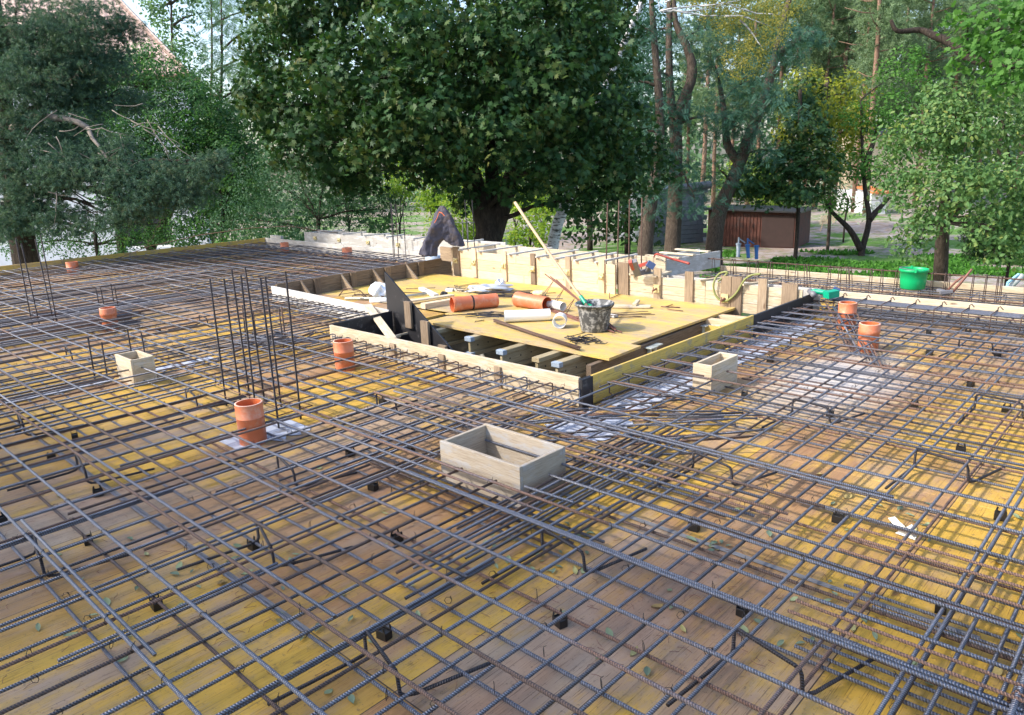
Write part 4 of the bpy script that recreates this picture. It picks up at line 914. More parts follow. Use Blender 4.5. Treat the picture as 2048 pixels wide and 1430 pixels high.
# hanging twisted wire
p = gp(968, 640, .04); mb = MB(); pts = [p]
for i in range(1, 14): pts.append(p+np.array([.0+.012*math.sin(i*1.9)-.012*i, -.05*min(i, 2)-.002*i, -.035*max(i-2, 0)+.0]))
mb.tube(pts, .005, 6); tag(mb.obj('hanging_wire', M['wire'], None, True), 'twisted dark wire hanging from the platform edge past a beam end', 'wire')
# timbers and bits on the platform
one_board('timber_block', 'thick short timber on the platform left of the banded orange pipe', 'timber', G(846, 613, .055), G(905, 603, .055), .10, .075, M['wood_fresh'])
one_board('loose_board', 'flat old board behind the thick short timber on the platform', 'board', G(812, 603, .07), G(905, 590, .06), .10, .02, M['wood_cream'])
one_board('loose_plank', 'long pale plank lying on the platform right of the black bucket', 'plank', G(1216, 612, .045), G(1301, 613, .045), .11, .022, M['wood_cream'])
one_board('wood_block', 'small pale block crossing the long plank right of the bucket', 'block', G(1268, 610, .07), G(1276, 601, .07), .05, .025, M['wood_cream'])
one_board('wood_offcut', 'grey offcut on the platform just right of the bucket foot', 'offcut', G(1216, 630, .045), G(1232, 633, .045), .07, .025, M['wood_grey'])
one_board('wood_block', 'whitish block with rounded end near the left of the platform', 'block', G(842, 577, .06), G(873, 592, .05), .07, .045, M['wood_grey'])
one_board('wood_block', 'small white block left of the silver foil bag', 'block', G(892, 580, .045), G(906, 580, .045), .07, .04, M['white_pvc'])
one_board('wood_block', 'small pale block touching the silver foil bag', 'block', G(907, 579, .045), G(925, 582, .04), .05, .03, M['wood_cream'])
mb = MB(); mb.tube([G(690, 597, .05), G(770, 597, .05), G(853, 587, .055)], .016, 12); tag(mb.obj('steel_tube', M['cangrey'], None, True), 'grey steel tube lying across the brown floor behind the grey board', 'tube')
mb = MB(); mb.lathe(G(740, 602, .045), [(.0, 0), (.035, 0), (.035, .33), (0, .33)], 20, G(772, 601, .045)-np.array(G(740, 602, .045))); tag(mb.obj('white_tube', M['white_pvc'], None, True), 'short white tube lying beside the black stair panel', 'tube')
# foam block, black cap, foil bag, film bag
def lump(name, label, cat, c, rx, ry, rz, mat, seed=0, amp=.25, rot=0, n=22):
    rr = random.Random(seed); ph = [(rr.uniform(0, 6.3), rr.uniform(0, 6.3), rr.randint(2, 6), rr.randint(2, 5)) for _ in range(7)]; mb = MB(); vs = []
    for i in range(n+1):
        th = math.pi*i/n
        for j in range(2*n):
            p = math.pi*j/n; k = 1+amp*sum(math.sin(a*p+q)*math.sin(b*th+w) for q, w, a, b in ph)/3*math.sin(th)
            X = rx*k*math.sin(th)*math.cos(p); Y = ry*k*math.sin(th)*math.sin(p); Z = rz*math.cos(th)*k
            vs.append((c[0]+X*math.cos(rot)-Y*math.sin(rot), c[1]+X*math.sin(rot)+Y*math.cos(rot), max(c[2]+Z, .03)))
    N2 = 2*n
    mb.add(vs, [(i*N2+j, (i+1)*N2+j, (i+1)*N2+(j+1) % N2, i*N2+(j+1) % N2) for i in range(n) for j in range(N2)])
    return tag(mb.obj(name, mat), label, cat)
lump('foil_bag', 'crumpled silver foil bag lying on the platform', 'foil bag', gp(978, 577, .07), .27, .09, .06, M['foil'], 3, .5, .75)
lump('foil_bag', 'upright crumpled end of silver foil beside the foil bag', 'foil bag', gp(1001, 572, .09), .07, .06, .09, M['foil'], 5, .4, .3)
lump('plastic_bag', 'translucent white plastic bag standing left of the black stair panel', 'plastic bag', gp(757, 583, .10), .13, .10, .12, M['film'], 6, .45)
lump('foam_piece', 'cut piece of yellow foam on the platform behind the pale orange pipe', 'foam piece', gp(1078, 587, .06), .09, .05, .04, M['foam'], 7, .25, .6)
lump('black_plug', 'small black plastic plug on the platform behind the thick timber', 'cap', gp(888, 588, .05), .05, .045, .035, M['black'], 9, .3)
# bent rods standing at the left of the platform
mb = MB(); mb.tube([G(678, 592, .04), G(688, 578, .16), G(697, 577, .17), G(720, 581, .14), G(733, 594, .05), G(722, 590, .08)], .007, 7, .6); tag(mb.obj('bent_rod', M['rebar_rust'], None, True), 'bent brown rod standing on the floor in the left corner of the opening', 'rod')
mb = MB(); mb.tube([G(976, 581, .03), G(976, 572, .09), G(986, 577, .08), G(984, 583, .03)], .005, 6); tag(mb.obj('bent_rod', M['rebar_dark'], None, True), 'small bent dark stirrup upright against the silver foil bag', 'rod')
mb = MB(); mb.tube([G(1219, 585, .12), G(1219, 597, .05), G(1222, 596, .04), G(1241, 588, .04)], .005, 6); tag(mb.obj('bent_rod', M['rebar_rust'], None, True), 'bent thin rod against the back wall right of the bucket', 'rod')
mb = MB(); mb.tube([G(1322, 613, .035), G(1360, 615, .035)], .006, 6); mb.tube([G(1335, 618, .04), G(1366, 622, .035)], .005, 6); mb.tube([G(1330, 614, .05), G(1345, 609, .04)], .006, 6)
tag(mb.obj('wire_pincers', M['redbrown'], None, True), 'small open pincers lying near the right rear edge of the platform', 'pincers')

# clothes hanging over bars ------------------------------------------------
def clothes():
    c = AT(886, 470, 11.35); 
    mb = MB()
    def leg(pts, rx, ry, seed, n=26):
        rr = random.Random(seed); k = len(pts); vs = []; ph = [rr.uniform(0, 6.3) for _ in range(6)]
        for i in range(k):
            s = i/(k-1)
            for j in range(n):
                a = 2*math.pi*j/n
                fold = 1+.20*math.sin(3*a+ph[0]+s*2.5)+.13*math.sin(5*a+ph[1]-s*4)+.08*math.sin(8*a+ph[2]+s*6)
                d = _right*math.cos(a)*rx[i]*fold+nrm(np.cross(_right, (0, 0, 1)))*math.sin(a)*ry[i]*fold
                vs.append(np.array(pts[i])+d+np.array([0, 0, .012*math.sin(a*2+s*9+ph[3])]))
        mb.add(vs, [(i*n+j, i*n+(j+1) % n, (i+1)*n+(j+1) % n, (i+1)*n+j) for i in range(k-1) for j in range(n)]+[tuple(range(n-1, -1, -1)), tuple((k-1)*n+j for j in range(n))])
    P = lambda px, py, o=0: AT(px, py, 11.35+o)
    px = 11.35/FPX
    leg([P(885, 411), P(885, 418), P(886, 430), P(885, 442), P(880, 456), P(872, 470), P(863, 483), P(858, 496), P(859, 505), P(857, 512)], [2.5*px, 8*px, 15*px, 20*px, 23*px, 21*px, 17*px, 15*px, 14*px, 14*px], [.02, .05, .09, .12, .13, .10, .09, .08, .08, .08], 2)
    leg([P(885, 413), P(887, 425), P(890, 440), P(895, 455), P(902, 468), P(908, 478), P(913, 486), P(916, 492)], [4*px, 11*px, 17*px, 20*px, 21*px, 18*px, 15*px, 12*px], [.04, .07, .10, .10, .10, .08, .07, .07], 5)
    leg([P(878, 440, .05), P(870, 460, .05), P(862, 478, .0), P(851, 492, -.02), P(845, 502, -.02), P(841, 511, -.02)], [8*px, 9*px, 9*px, 7*px, 5*px, 3*px], [.07, .08, .07, .05, .04, .03], 9)
    return mb
t = thing('work_clothes', tuple(AT(886, 500, 11.35)), 'dark navy work clothes draped in a peak over upright bars behind the slab', 'work clothes')
o = clothes().obj('cloth', M['cloth'], t, True)
rm = o.modifiers.new('remesh', 'REMESH'); rm.mode = 'VOXEL'; rm.voxel_size = .012; rm.use_smooth_shade = True
sm = o.modifiers.new('smooth', 'CORRECTIVE_SMOOTH') if False else o.modifiers.new('smooth', 'SMOOTH'); sm.factor = .6; sm.iterations = 4
tx = bpy.data.textures.new('folds', 'CLOUDS'); tx.noise_scale = .07
dm = o.modifiers.new('folds', 'DISPLACE'); dm.texture = tx; dm.strength = .035; dm.mid_level = .5
mb = MB(); mb.tube([AT(878, 424, 11.22), AT(884, 426, 11.20), AT(889, 432, 11.2)], .006, 6); mb.tube([AT(878, 425, 11.22), AT(874, 436, 11.19), AT(869, 446, 11.18)], .004, 6); mb.obj('piping', M['piping'], t)

# power tools ---------------------------------------------------------------
def tool_at(px, py, z): return gp(px, py, z)
t = thing('nail_gun', tuple(gp(1278, 545, .3)), 'red and grey nail gun with dark battery resting on the back formwork', 'nail gun')
a, b = gp(1266, 522, .50), gp(1276, 549, .31)
mb = MB(); mb.plank(a, b, .055, .085, _right); mb.obj('magazine', M['greytool'], t)
mb = MB(); mb.plank(a+np.array([-.02, -.03, .0]), a*.45+b*.55+np.array([-.02, -.03, .0]), .05, .04, _right); mb.obj('nose_guard', M['redpaint'], t)
mb = MB(); mb.plank(gp(1278, 532, .40), gp(1296, 526, .44), .04, .045); mb.obj('grip', M['redpaint'], t)
mb = MB(); mb.plank(gp(1277, 546, .31), gp(1300, 541, .33), .06, .06); mb.plank(gp(1294, 541, .34), gp(1300, 530, .42), .05, .045, _right); mb.obj('motor_housing', M['greytool'], t)
mb = MB(); mb.plank(gp(1295, 526, .45), gp(1308, 534, .40), .08, .075); mb.obj('battery', M['bluetool'], t)
t = thing('cordless_grinder', tuple(gp(1645, 587, .2)), 'green cordless grinder lying at the left end of the light plank', 'grinder')
mb = MB(); mb.tube([gp(1622, 584, .245), gp(1630, 583, .25), gp(1650, 585, .25), gp(1656, 586, .25)], [.022, .03, .028, .03], 14); mb.obj('body', M['tealtool'], t, True)
mb = MB(); mb.plank(gp(1652, 590, .24), gp(1673, 586, .25), .09, .07); mb.obj('motor_housing', M['tealtool'], t)
mb = MB(); mb.plank(gp(1666, 578, .28), gp(1678, 584, .25), .07, .06); mb.obj('battery', M['bluetool'], t)
mb = MB(); mb.tube([gp(1620, 582, .235), gp(1628, 590, .235)], .03, 12); mb.obj('grinder_head', M['greytool'], t, True)
mb = MB(); mb.plank(gp(1655, 593, .225), gp(1660, 586, .245), .03, .04); mb.obj('label_plate', M['cangrey'], t)

# hose over the battens
pts = [(1395+0, 0, 0)]
H_ = [(1521, 548, .27), (1508, 549, .30), (1498, 553, .32), (1489, 560, .32), (1482, 571, .28), (1475, 583, .22), (1465, 594, .15), (1452, 602, .10), (1440, 600, .12), (1431, 590, .18), (1427, 576, .26), (1429, 561, .33), (1437, 549, .385), (1447, 544, .395), (1455, 545, .395), (1450, 551, .38), (1436, 563, .33)]
pt = []
for px, py, z in H_:
    d = ray(px, py); yy = 7.625 if z < .36 else 7.68
    tt = yy/d[1]; pt.append(CAM+d*tt)
t = thing('hose', tuple(pt[7]), 'olive green hose hanging in a loop over the battens of the lower back wall', 'hose')
cv = MB(); q = []
for i in range(len(pt)-1):
    p0, p1, p2, p3 = pt[max(i-1, 0)], pt[i], pt[i+1], pt[min(i+2, len(pt)-1)]
    for s in np.linspace(0, 1, 5)[:-1]: q.append(.5*((2*p1)+(-p0+p2)*s+(2*p0-5*p1+4*p2-p3)*s*s+(-p0+3*p1-3*p2+p3)*s**3))
cv.tube(q+[pt[-1]], .012, 8); cv.obj('hose_body', M['hose'], t, True)
# red pry bar
mb = MB(); mb.tube([gp(1310, 509, .50), gp(1314, 508, .52), gp(1345, 518, .44), gp(1378, 527, .43)], [.010, .013, .013, .016], 8); mb.tube([gp(1310, 509, .50), gp(1308, 514, .46)], .010, 8)
tag(mb.obj('pry_bar', M['redpaint'], None, True), 'orange-red pry bar lying across the grey upstand box', 'pry bar')
# bolt cutter / tongs on the strip
t = thing('bolt_cutter', tuple(gp(1890, 585, .17)), 'rusty brown bolt cutter with long handles on the mesh beside the green bucket', 'bolt cutter')
for (a, b) in ((gp(1886, 583, .18), gp(1944, 538, .42)), (gp(1900, 586, .17), gp(1930, 552, .34))):
    pass
mb = MB(); mb.tube([gp(1902, 588, .16), gp(1918, 570, .26), gp(1944, 538, .44)], [.010, .014, .011], 8); mb.obj('handle', M['redbrown'], t, True)
mb = MB(); mb.tube([gp(1896, 580, .18), gp(1912, 563, .27), gp(1926, 553, .33), gp(1930, 556, .32)], [.010, .013, .010, .008], 8); mb.obj('handle', M['redbrown'], t, True)
mb = MB(); mb.plank(gp(1876, 580, .185), gp(1897, 586, .17), .05, .03); mb.plank(gp(1880, 585, .18), gp(1905, 583, .19), .03, .035); mb.obj('jaw', M['greytool'], t)
# foam gun
t = thing('foam_gun', tuple(gp(2010, 590, .2)), 'dirty grey foam can on a gun with pale blue trigger at the right edge', 'foam gun')
a = AT(2015, 579, 8.95); b = AT(2046, 549, 8.9)
mb = MB(); mb.tube([a, a+(b-a)*.12, a+(b-a)*.2, b-(b-a)*.1, b], [.022, .03, .035, .035, .022], 16); mb.obj('can', M['cangrey'], t, True)
mb = MB(); mb.plank(AT(2015, 566, 8.9), AT(2038, 548, 8.9), .03, .022); mb.plank(AT(2015, 566, 8.9), AT(2014, 574, 8.9), .025, .02, _right); mb.obj('trigger', M['lightblue'], t)
mb = MB(); mb.tube([AT(2013, 581, 8.9), AT(1992, 609, 8.55)], .005, 6); mb.obj('nozzle', M['wire'] if False else M['cangrey'], t)
mb = MB(); mb.plank(AT(2008, 580, 8.9), AT(2018, 580, 8.9), .03, .045); mb.tube([AT(2008, 582, 8.9), AT(1990, 590, 8.8)], .018, 8); mb.obj('gun_body', M['greytool'], t)
# paper sheet in the mesh at the right, sprigs of leaves
mb = MB()
a = G(1782, 1034, .03); b = G(1842, 1075, .01)
mb.add([G(1776, 1036, .035), G(1790, 1033, .05), G(1812, 1058, .03), G(1800, 1066, .01)], [(0, 1, 2, 3)]); mb.add([G(1790, 1066, .01), G(1824, 1048, .06), G(1836, 1068, .02), G(1830, 1080, .006)], [(0, 1, 2, 3)]); mb.add([G(1795, 1040, .03), G(1808, 1050, .055), G(1830, 1078, .012), G(1816, 1064, .02)], [(0, 1, 2, 3)])
tag(mb.obj('paper_sheet', M['paper']), 'crumpled white paper lying under the mesh at the right', 'paper')

# fallen leaves
def leafmat(name, cols, trans=.35, rough=.45, spec=.22):
    rough = max(rough, .55)
    g = NG(name, rough, spec=spec); r = g.attr('rnd', 'Fac'); p = g.pos()
    n = g.noise(p, 1.1, 3, .6)
    f = g.math('ADD', g.math('MULTIPLY', r, .75), g.math('MULTIPLY', g.math('SUBTRACT', n, .35), .6))
    c = g.ramp(f, [(i/(len(cols)-1), k) for i, k in enumerate(cols)])
    g.color(c)
    tr = g.n.new('ShaderNodeBsdfTranslucent'); g.L(g.mix(1.0, c, (1.3, 1.35, .7), 'MULTIPLY'), tr.inputs[0])
    mx = g.n.new('ShaderNodeMixShader'); mx.inputs[0].default_value = trans; g.L(g.b.outputs[0], mx.inputs[1]); g.L(tr.outputs[0], mx.inputs[2])
    g.L(mx.outputs[0], g.n['Material Output'].inputs['Surface']); return g.m
M['fallen'] = leafmat('fallen_leaf', [(0.09, 0.14, 0.08), (0.20, 0.27, 0.19), (0.30, 0.36, 0.20), (0.42, 0.36, 0.14), (0.22, 0.11, 0.06)], .1)
protos = []
for k in range(5):
    mb = MB(); vs = []; n = 7; L = .022; W = (.010, .008, .012, .009, .014)[k]
    for i in range(n+1):
        s = i/n; wd = W*math.sin(math.pi*min(1, s*1.02))**.8; z = .004+.004*math.sin(s*3+k)
        vs += [(L*(2*s-1), -wd, z+.003), (L*(2*s-1), 0, z), (L*(2*s-1), wd, z+.004)]
    mb.add(vs, [q for i in range(n) for q in ((3*i, 3*i+3, 3*i+4, 3*i+1), (3*i+1, 3*i+4, 3*i+5, 3*i+2))], rnd=(.1, .3, .5, .75, 1.0)[k])
    protos.append(mb.obj('fallen_leaf', M['fallen'], None, True, (0, 0, 0)))
lab = ['small dull green leaf lying on the yellow panels under the mesh', 'small grey-green leaf lying on the yellow panels under the mesh', 'light green leaf lying on the yellow panels under the mesh', 'yellowish leaf lying on the yellow panels under the mesh', 'dry brown leaf lying on the yellow panels under the mesh']
for k, o in enumerate(protos): tag(o, lab[k], 'leaf', ('dull green', 'grey-green', 'light green', 'yellowish', 'dry brown')[k]+' leaves on the panels')
used = [False]*5
def putleaf(x, y, k, s=1.0):
    if used[k]: o = protos[k].copy(); COL.objects.link(o)
    else: o = protos[k]; used[k] = True
    o.location = (x, y, .002); o.rotation_euler = (random.uniform(-.15, .15), random.uniform(-.15, .15), random.uniform(0, 6.28)); o.scale = (s, s, s)
for i in range(120):
    px = random.uniform(20, 2040); py = random.triangular(820, 1425, 1100)
    x, y, _ = G(px, py, 0)
    if (-3.0 < x < -2.3 and 2.4 < y < 2.95) or (y > 3.9 and x < -3): continue
    putleaf(x, y, random.choices(range(5), (4, 5, 4, 2, 2))[0], random.uniform(.7, 1.35))
for cx, cy, n in ((1165, 1065, 12), (1010, 1085, 7), (1430, 1095, 8), (1815, 1050, 5), (1075, 1125, 5)):
    for i in range(n):
        x, y, _ = G(cx+random.gauss(0, 18), cy+random.gauss(0, 10), 0); putleaf(x, y, random.choice((0, 0, 2, 3)), random.uniform(.6, 1.1))
# dry twigs and needles litter
mb = MB()
for i in range(420):
    x, y, _ = G(random.uniform(0, 2048), random.triangular(830, 1430, 1150), 0)
    if y > 3.9 and x < -3: continue
    a = random.uniform(0, 3.14); L = random.uniform(.02, .055); c = random.uniform(-.01, .01)
    mb.tube([(x, y, .004), (x+L*.5*math.cos(a)-c*math.sin(a), y+L*.5*math.sin(a)+c*math.cos(a), .006), (x+L*math.cos(a), y+L*math.sin(a), .004)], .0009, 3)
o = mb.obj('twig_litter', M['redbrown'], None, False, (0, 0, 0)); tag(o, 'pine needles and thin twigs strewn over the panels', 'litter', None, 'stuff')
# ================================================================== TREES
def rotframes(nrmv, axis):
    """frames with z=normal, x=axis (projected)"""
    z = nrmv/np.linalg.norm(nrmv, axis=1, keepdims=True)
    x = axis-z*(axis*z).sum(1, keepdims=True); x /= (np.linalg.norm(x, axis=1, keepdims=True)+1e-9)
    y = np.cross(z, x); return np.stack([x, y, z], axis=2)
def instances(name, tv, tf, F, T, S, rnd, mat, parent, off):
    n = len(T); k = len(tv); tv = np.array(tv, float)
    V = np.einsum('nij,kj->nki', F, tv)*S[:, None, None]+(T-off)[:, None, :]
    me = bpy.data.meshes.new(name); me.vertices.add(n*k); me.vertices.foreach_set('co', V.astype(np.float32).ravel())
    fl = np.array([len(f) for f in tf]); fi = np.concatenate([np.array(f) for f in tf])
    li = (fi[None, :]+(np.arange(n)*k)[:, None]).ravel(); me.loops.add(len(li)); me.loops.foreach_set('vertex_index', li.astype(np.int32))
    st = np.concatenate([[0], np.cumsum(fl)[:-1]]); st = (st[None, :]+(np.arange(n)*fl.sum())[:, None]).ravel()
    me.polygons.add(len(st)); me.polygons.foreach_set('loop_start', st.astype(np.int32)); me.polygons.foreach_set('loop_total', np.tile(fl, n).astype(np.int32))
    me.update(calc_edges=True)
    at = me.attributes.new('rnd', 'FLOAT', 'POINT'); at.data.foreach_set('value', np.repeat(rnd, k).astype(np.float32))
    me.materials.append(mat); o = bpy.data.objects.new(name, me); COL.objects.link(o); o.parent = parent; return o
def star(lobes, rin, n=5):
    pts = []
    for a, r in lobes: pts.append((r*math.cos(a), r*math.sin(a), -.10*r*abs(math.sin(a))))
    return pts
R_ = math.radians
MAPLE = (star([(R_(180), .12), (R_(215), .42), (R_(235), .28), (R_(280), .80), (R_(300), .42), (R_(318), .90), (R_(340), .48), (0, 1.0), (R_(20), .48), (R_(42), .90), (R_(60), .42), (R_(80), .80), (R_(125), .28), (R_(145), .42)], 0), [tuple(range(14))])
OVAL = ([(0, 0, 0), (.3, -.26, .05), (.7, -.27, .04), (1.05, 0, -.05), (.7, .27, .04), (.3, .26, .05), (.5, 0, -.03)], [(0, 1, 6), (1, 2, 6), (2, 3, 6), (3, 4, 6), (4, 5, 6), (5, 0, 6)])
OVAL = ([(0, 0, 0), (.32, -.27, .06), (.72, -.25, .04), (1.05, 0, -.06), (.72, .25, .04), (.32, .27, .06)], [(0, 1, 2, 3), (0, 3, 4, 5)])
WILLOW = ([(0, 0, 0), (.4, -.12, .02), (1.0, 0, -.08), (.4, .12, .02)], [(0, 1, 2, 3)])
OAK = (star([(R_(180), .1), (R_(230), .25), (R_(262), .38), (R_(290), .30), (R_(308), .62), (R_(325), .45), (R_(340), .85), (R_(352), .75), (0, 1.05), (R_(8), .75), (R_(20), .85), (R_(35), .45), (R_(52), .62), (R_(70), .30), (R_(98), .38), (R_(130), .25)], 0), [tuple(range(16))])
_v = []; _f2 = []
for i in range(7):
    for s in (-1, 1):
        b = len(_v); x = .12+i*.13; _v += [(x, 0, 0), (x-.03+.06, s*.10, .01), (x+.06, s*.30, -.04), (x-.05, s*.16, .0)]; _f2.append((b, b+1, b+2, b+3) if s > 0 else (b+3, b+2, b+1, b))
PINNATE = (_v, _f2)
def tuft(n=26, w=.035, seed=1, spread=.9):
    rr = random.Random(seed); v = []; f = []
    for i in range(n):
        s = rr.uniform(-.3, .5); a = rr.uniform(0, 2*math.pi); el = rr.uniform(.25, spread); d = np.array([math.cos(el), math.sin(el)*math.cos(a), math.sin(el)*math.sin(a)]); p = np.array([s, 0, 0]); q = nrm(np.cross(d, [rr.gauss(0, 1), rr.gauss(0, 1), rr.gauss(0, 1)]))*w; L = rr.uniform(.7, 1.0)
        b = len(v); v += [tuple(p-q), tuple(p+q), tuple(p+d*L)]; f.append((b, b+1, b+2))
    return v, f
TUFT = tuft(); TUFT2 = tuft(16, .06, 3, 1.1)

def crown(name, parent, blobs, tmpl, size, mat, dens=1.0, flat=.6, droop=.2, csize=.28, up=.45, out=.6, jit=.7, off=None, rndbias=None, back=.45, inner=.25, coh=.5):
    """blobs: list of (centre, (rx,ry,rz)); leaves gathered in clumps over and inside each"""
    T = []; Nn = []; Ax = []; Rn = []
    for c, r in blobs:
        c = np.array(c, float); r = np.array(r, float) if hasattr(r, '__len__') else np.array([r, r, r*.85])
        rm = r.mean(); cs = max(csize*rm, size*2.2); nc = int(dens*14*(rm/cs)**2); 
        dirs = rng.normal(size=(nc, 3)); dirs /= np.linalg.norm(dirs, axis=1, keepdims=True)
        rad = np.where(rng.random(nc) < inner, rng.uniform(.2, .75, nc), rng.uniform(.72, 1.16, nc))
        cc = c+dirs*r*rad[:, None]
        away = ((cc-c)@_f) > .15*rm
        keep = ~away | (rng.random(nc) < back); cc = cc[keep]; dirs = dirs[keep]; rad = rad[keep]
        per = int(max(8, .95*(cs/size)**2*3.0))
        for q, d in zip(cc, dirs):
            n = int(per*rng.uniform(.6, 1.3)); s = cs*rng.uniform(.6, 1.15)
            o = rng.normal(size=(n, 3))*np.array([s, s, s*flat])*.55; o[:, 2] -= droop*(np.linalg.norm(o[:, :2], axis=1)**2)/max(s, .01)
            base = d*out+np.array([0, 0, up]); cj = rng.normal(size=3)*.35
            nn = base+cj+rng.normal(size=(n, 3))*jit*.6
            ax = o/(np.linalg.norm(o, axis=1, keepdims=True)+1e-6)*.8+rng.normal(size=(n, 3))*.5+np.array([0, 0, -.35])
            T.append(q+o); Nn.append(nn); Ax.append(ax)
            cb = rng.uniform(0, 1)*coh; Rn.append(np.clip(cb+rng.random(n)*(1-coh), 0, 1))
    T = np.concatenate(T); Nn = np.concatenate(Nn); Ax = np.concatenate(Ax); Rn = np.concatenate(Rn)
    S = size*rng.uniform(.65, 1.2, len(T)); off = np.zeros(3) if off is None else np.array(off)
    return instances(name, tmpl[0], tmpl[1], rotframes(Nn, Ax), T, S, Rn, mat, parent, off), len(T)
def B(px, py, d, rx, ry=None, rd=None):
    """blob centred on a sight line at distance d, radii in photo pixels turned into metres"""
    k = d/FPX; ry = ry or rx; c = AT(px, py, d); rr = (rx+ry)/2 if rd is None else rd
    # camera looks toward (-.69,.72): use an isotropic horizontal radius
    return (c, (rx*k*.5+rr*k*.5, rx*k*.5+rr*k*.5, ry*k))
def bark_mat(name, c0, c1, sc=1.0, vs=(9, 9, 1.6)):
    g = NG(name, .9, spec=.2); p = g.pos(); n = g.noise(g.map(p, vs), 2.2*sc, 6, .7, .4); n2 = g.noise(p, 1.2, 3)
    c = g.ramp(n, [(.32, tuple(k*.35 for k in c0)), (.5, c0), (.7, c1)]); g.color(g.mix(g.math('MULTIPLY', n2, .5), c, tuple(k*.6 for k in c0))); g.bump(n, 1.0, .05); return g.m
M['bark'] = bark_mat('rough_bark', (.085, .065, .05), (.17, .135, .11))
M['bark_dark'] = bark_mat('dark_bark', (.045, .035, .028), (.09, .07, .055))
M['bark_pine'] = bark_mat('orange_pine_bark', (.24, .15, .11), (.40, .27, .20))
def birch_mat():
    g = NG('birch_bark', .7); p = g.pos(); n = g.noise(g.map(p, (2.5, 2.5, 9)), 2.2, 5, .7); b = g.noise(g.map(p, (.8, .8, 1.5)), 2.0, 5, .7)
    c = g.mix(g.ramp(n, [(.5, 0.0), (.6, 1.0)]), (.62, .62, .64), (.06, .055, .05)); c = g.mix(g.ramp(b, [(.5, 0.0), (.62, .8)]), c, (.20, .19, .19)); g.color(c); return g.m
M['birch'] = birch_mat()
def limb(mb, p0, p1, r0, r1, n=6, bend=.12, sides=8, twist=None):
    p0 = np.array(p0, float); p1 = np.array(p1, float); L = np.linalg.norm(p1-p0); b = rng.normal(size=3)*bend*L if twist is None else np.array(twist)
    pts = [p0+(p1-p0)*s+b*math.sin(math.pi*s)+rng.normal(size=3)*L*.012*(0 < s < 1) for s in np.linspace(0, 1, n)]
    mb.tube(pts, [r0+(r1-r0)*s for s in np.linspace(0, 1, n)], sides); return pts
def branches(mb, trunkpts, blobs, r0=.09, sub=5):
    tp = np.array(trunkpts)
    for c, r in blobs:
        c = np.array(c); i = int(np.argmin([np.linalg.norm(c-p)+max(0, p[2]-c[2])*1.5 for p in tp])); s = tp[i]
        pts = limb(mb, s, c, r0, r0*.3, 7, .08, 6, (0, 0, .06*np.linalg.norm(c-s)))
        for k in range(sub):
            q = pts[int(rng.integers(2, 7))]; d = rng.normal(size=3); d /= np.linalg.norm(d); limb(mb, q, c+d*np.array(r)*rng.uniform(.55, .95), r0*.28, r0*.06, 5, .1, 4)
def gz(p, z=GROUND-.1): q = np.array(p, float).copy(); q[2] = z; return q

LM = {}
LM['maple'] = leafmat('maple_leaf', [(0.010, 0.036, 0.015), (0.017, 0.055, 0.021), (0.028, 0.078, 0.025), (0.045, 0.10, 0.026), (0.10, 0.125, 0.032), (0.16, 0.115, 0.05)], .2, .38)
LM['bush'] = leafmat('bluish_bush_leaf', [(0.025, 0.075, 0.045), (0.040, 0.11, 0.060), (0.065, 0.15, 0.080), (0.08, 0.18, 0.07)], .25, .5)
LM['left'] = leafmat('fruit_tree_leaf', [(0.025, 0.08, 0.04), (0.045, 0.13, 0.05), (0.075, 0.18, 0.055), (0.15, 0.26, 0.05)], .35, .42)
LM['needle'] = leafmat('pine_needle', [(0.035, 0.085, 0.07), (0.06, 0.13, 0.095), (0.10, 0.18, 0.11), (0.15, 0.13, 0.08)], .2, .55, .25)
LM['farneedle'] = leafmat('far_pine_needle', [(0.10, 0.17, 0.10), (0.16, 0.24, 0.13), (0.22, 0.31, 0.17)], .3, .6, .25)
LM['robinia'] = leafmat('robinia_leaf', [(0.025, 0.075, 0.060), (0.045, 0.12, 0.085), (0.08, 0.17, 0.12)], .3, .5)
LM['yellow'] = leafmat('yellowing_leaf', [(0.08, 0.14, 0.03), (0.19, 0.24, 0.035), (0.32, 0.32, 0.04), (0.38, 0.30, 0.05)], .4, .5)
LM['pear'] = leafmat('pear_leaf', [(0.045, 0.12, 0.04), (0.08, 0.18, 0.06), (0.13, 0.24, 0.085), (0.20, 0.28, 0.09), (0.42, 0.38, 0.08)], .35, .42)
LM['oak'] = leafmat('oak_leaf', [(0.045, 0.14, 0.03), (0.08, 0.20, 0.04), (0.13, 0.27, 0.06)], .45, .42)
LM['birch'] = leafmat('birch_leaf', [(0.16, 0.18, 0.05), (0.28, 0.26, 0.06), (0.38, 0.30, 0.08)], .45, .5)
LM['sunny'] = leafmat('sunlit_shrub_leaf', [(0.09, 0.19, 0.03), (0.18, 0.31, 0.04), (0.30, 0.40, 0.05), (0.42, 0.42, 0.07)], .5, .5)
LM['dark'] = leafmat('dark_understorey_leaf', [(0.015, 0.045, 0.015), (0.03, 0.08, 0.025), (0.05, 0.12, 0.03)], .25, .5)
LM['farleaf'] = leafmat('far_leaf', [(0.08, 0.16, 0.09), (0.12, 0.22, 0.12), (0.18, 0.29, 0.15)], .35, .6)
LM['silver'] = leafmat('silvery_leaf', [(0.20, 0.27, 0.20), (0.32, 0.39, 0.30), (0.42, 0.48, 0.38)], .3, .5)

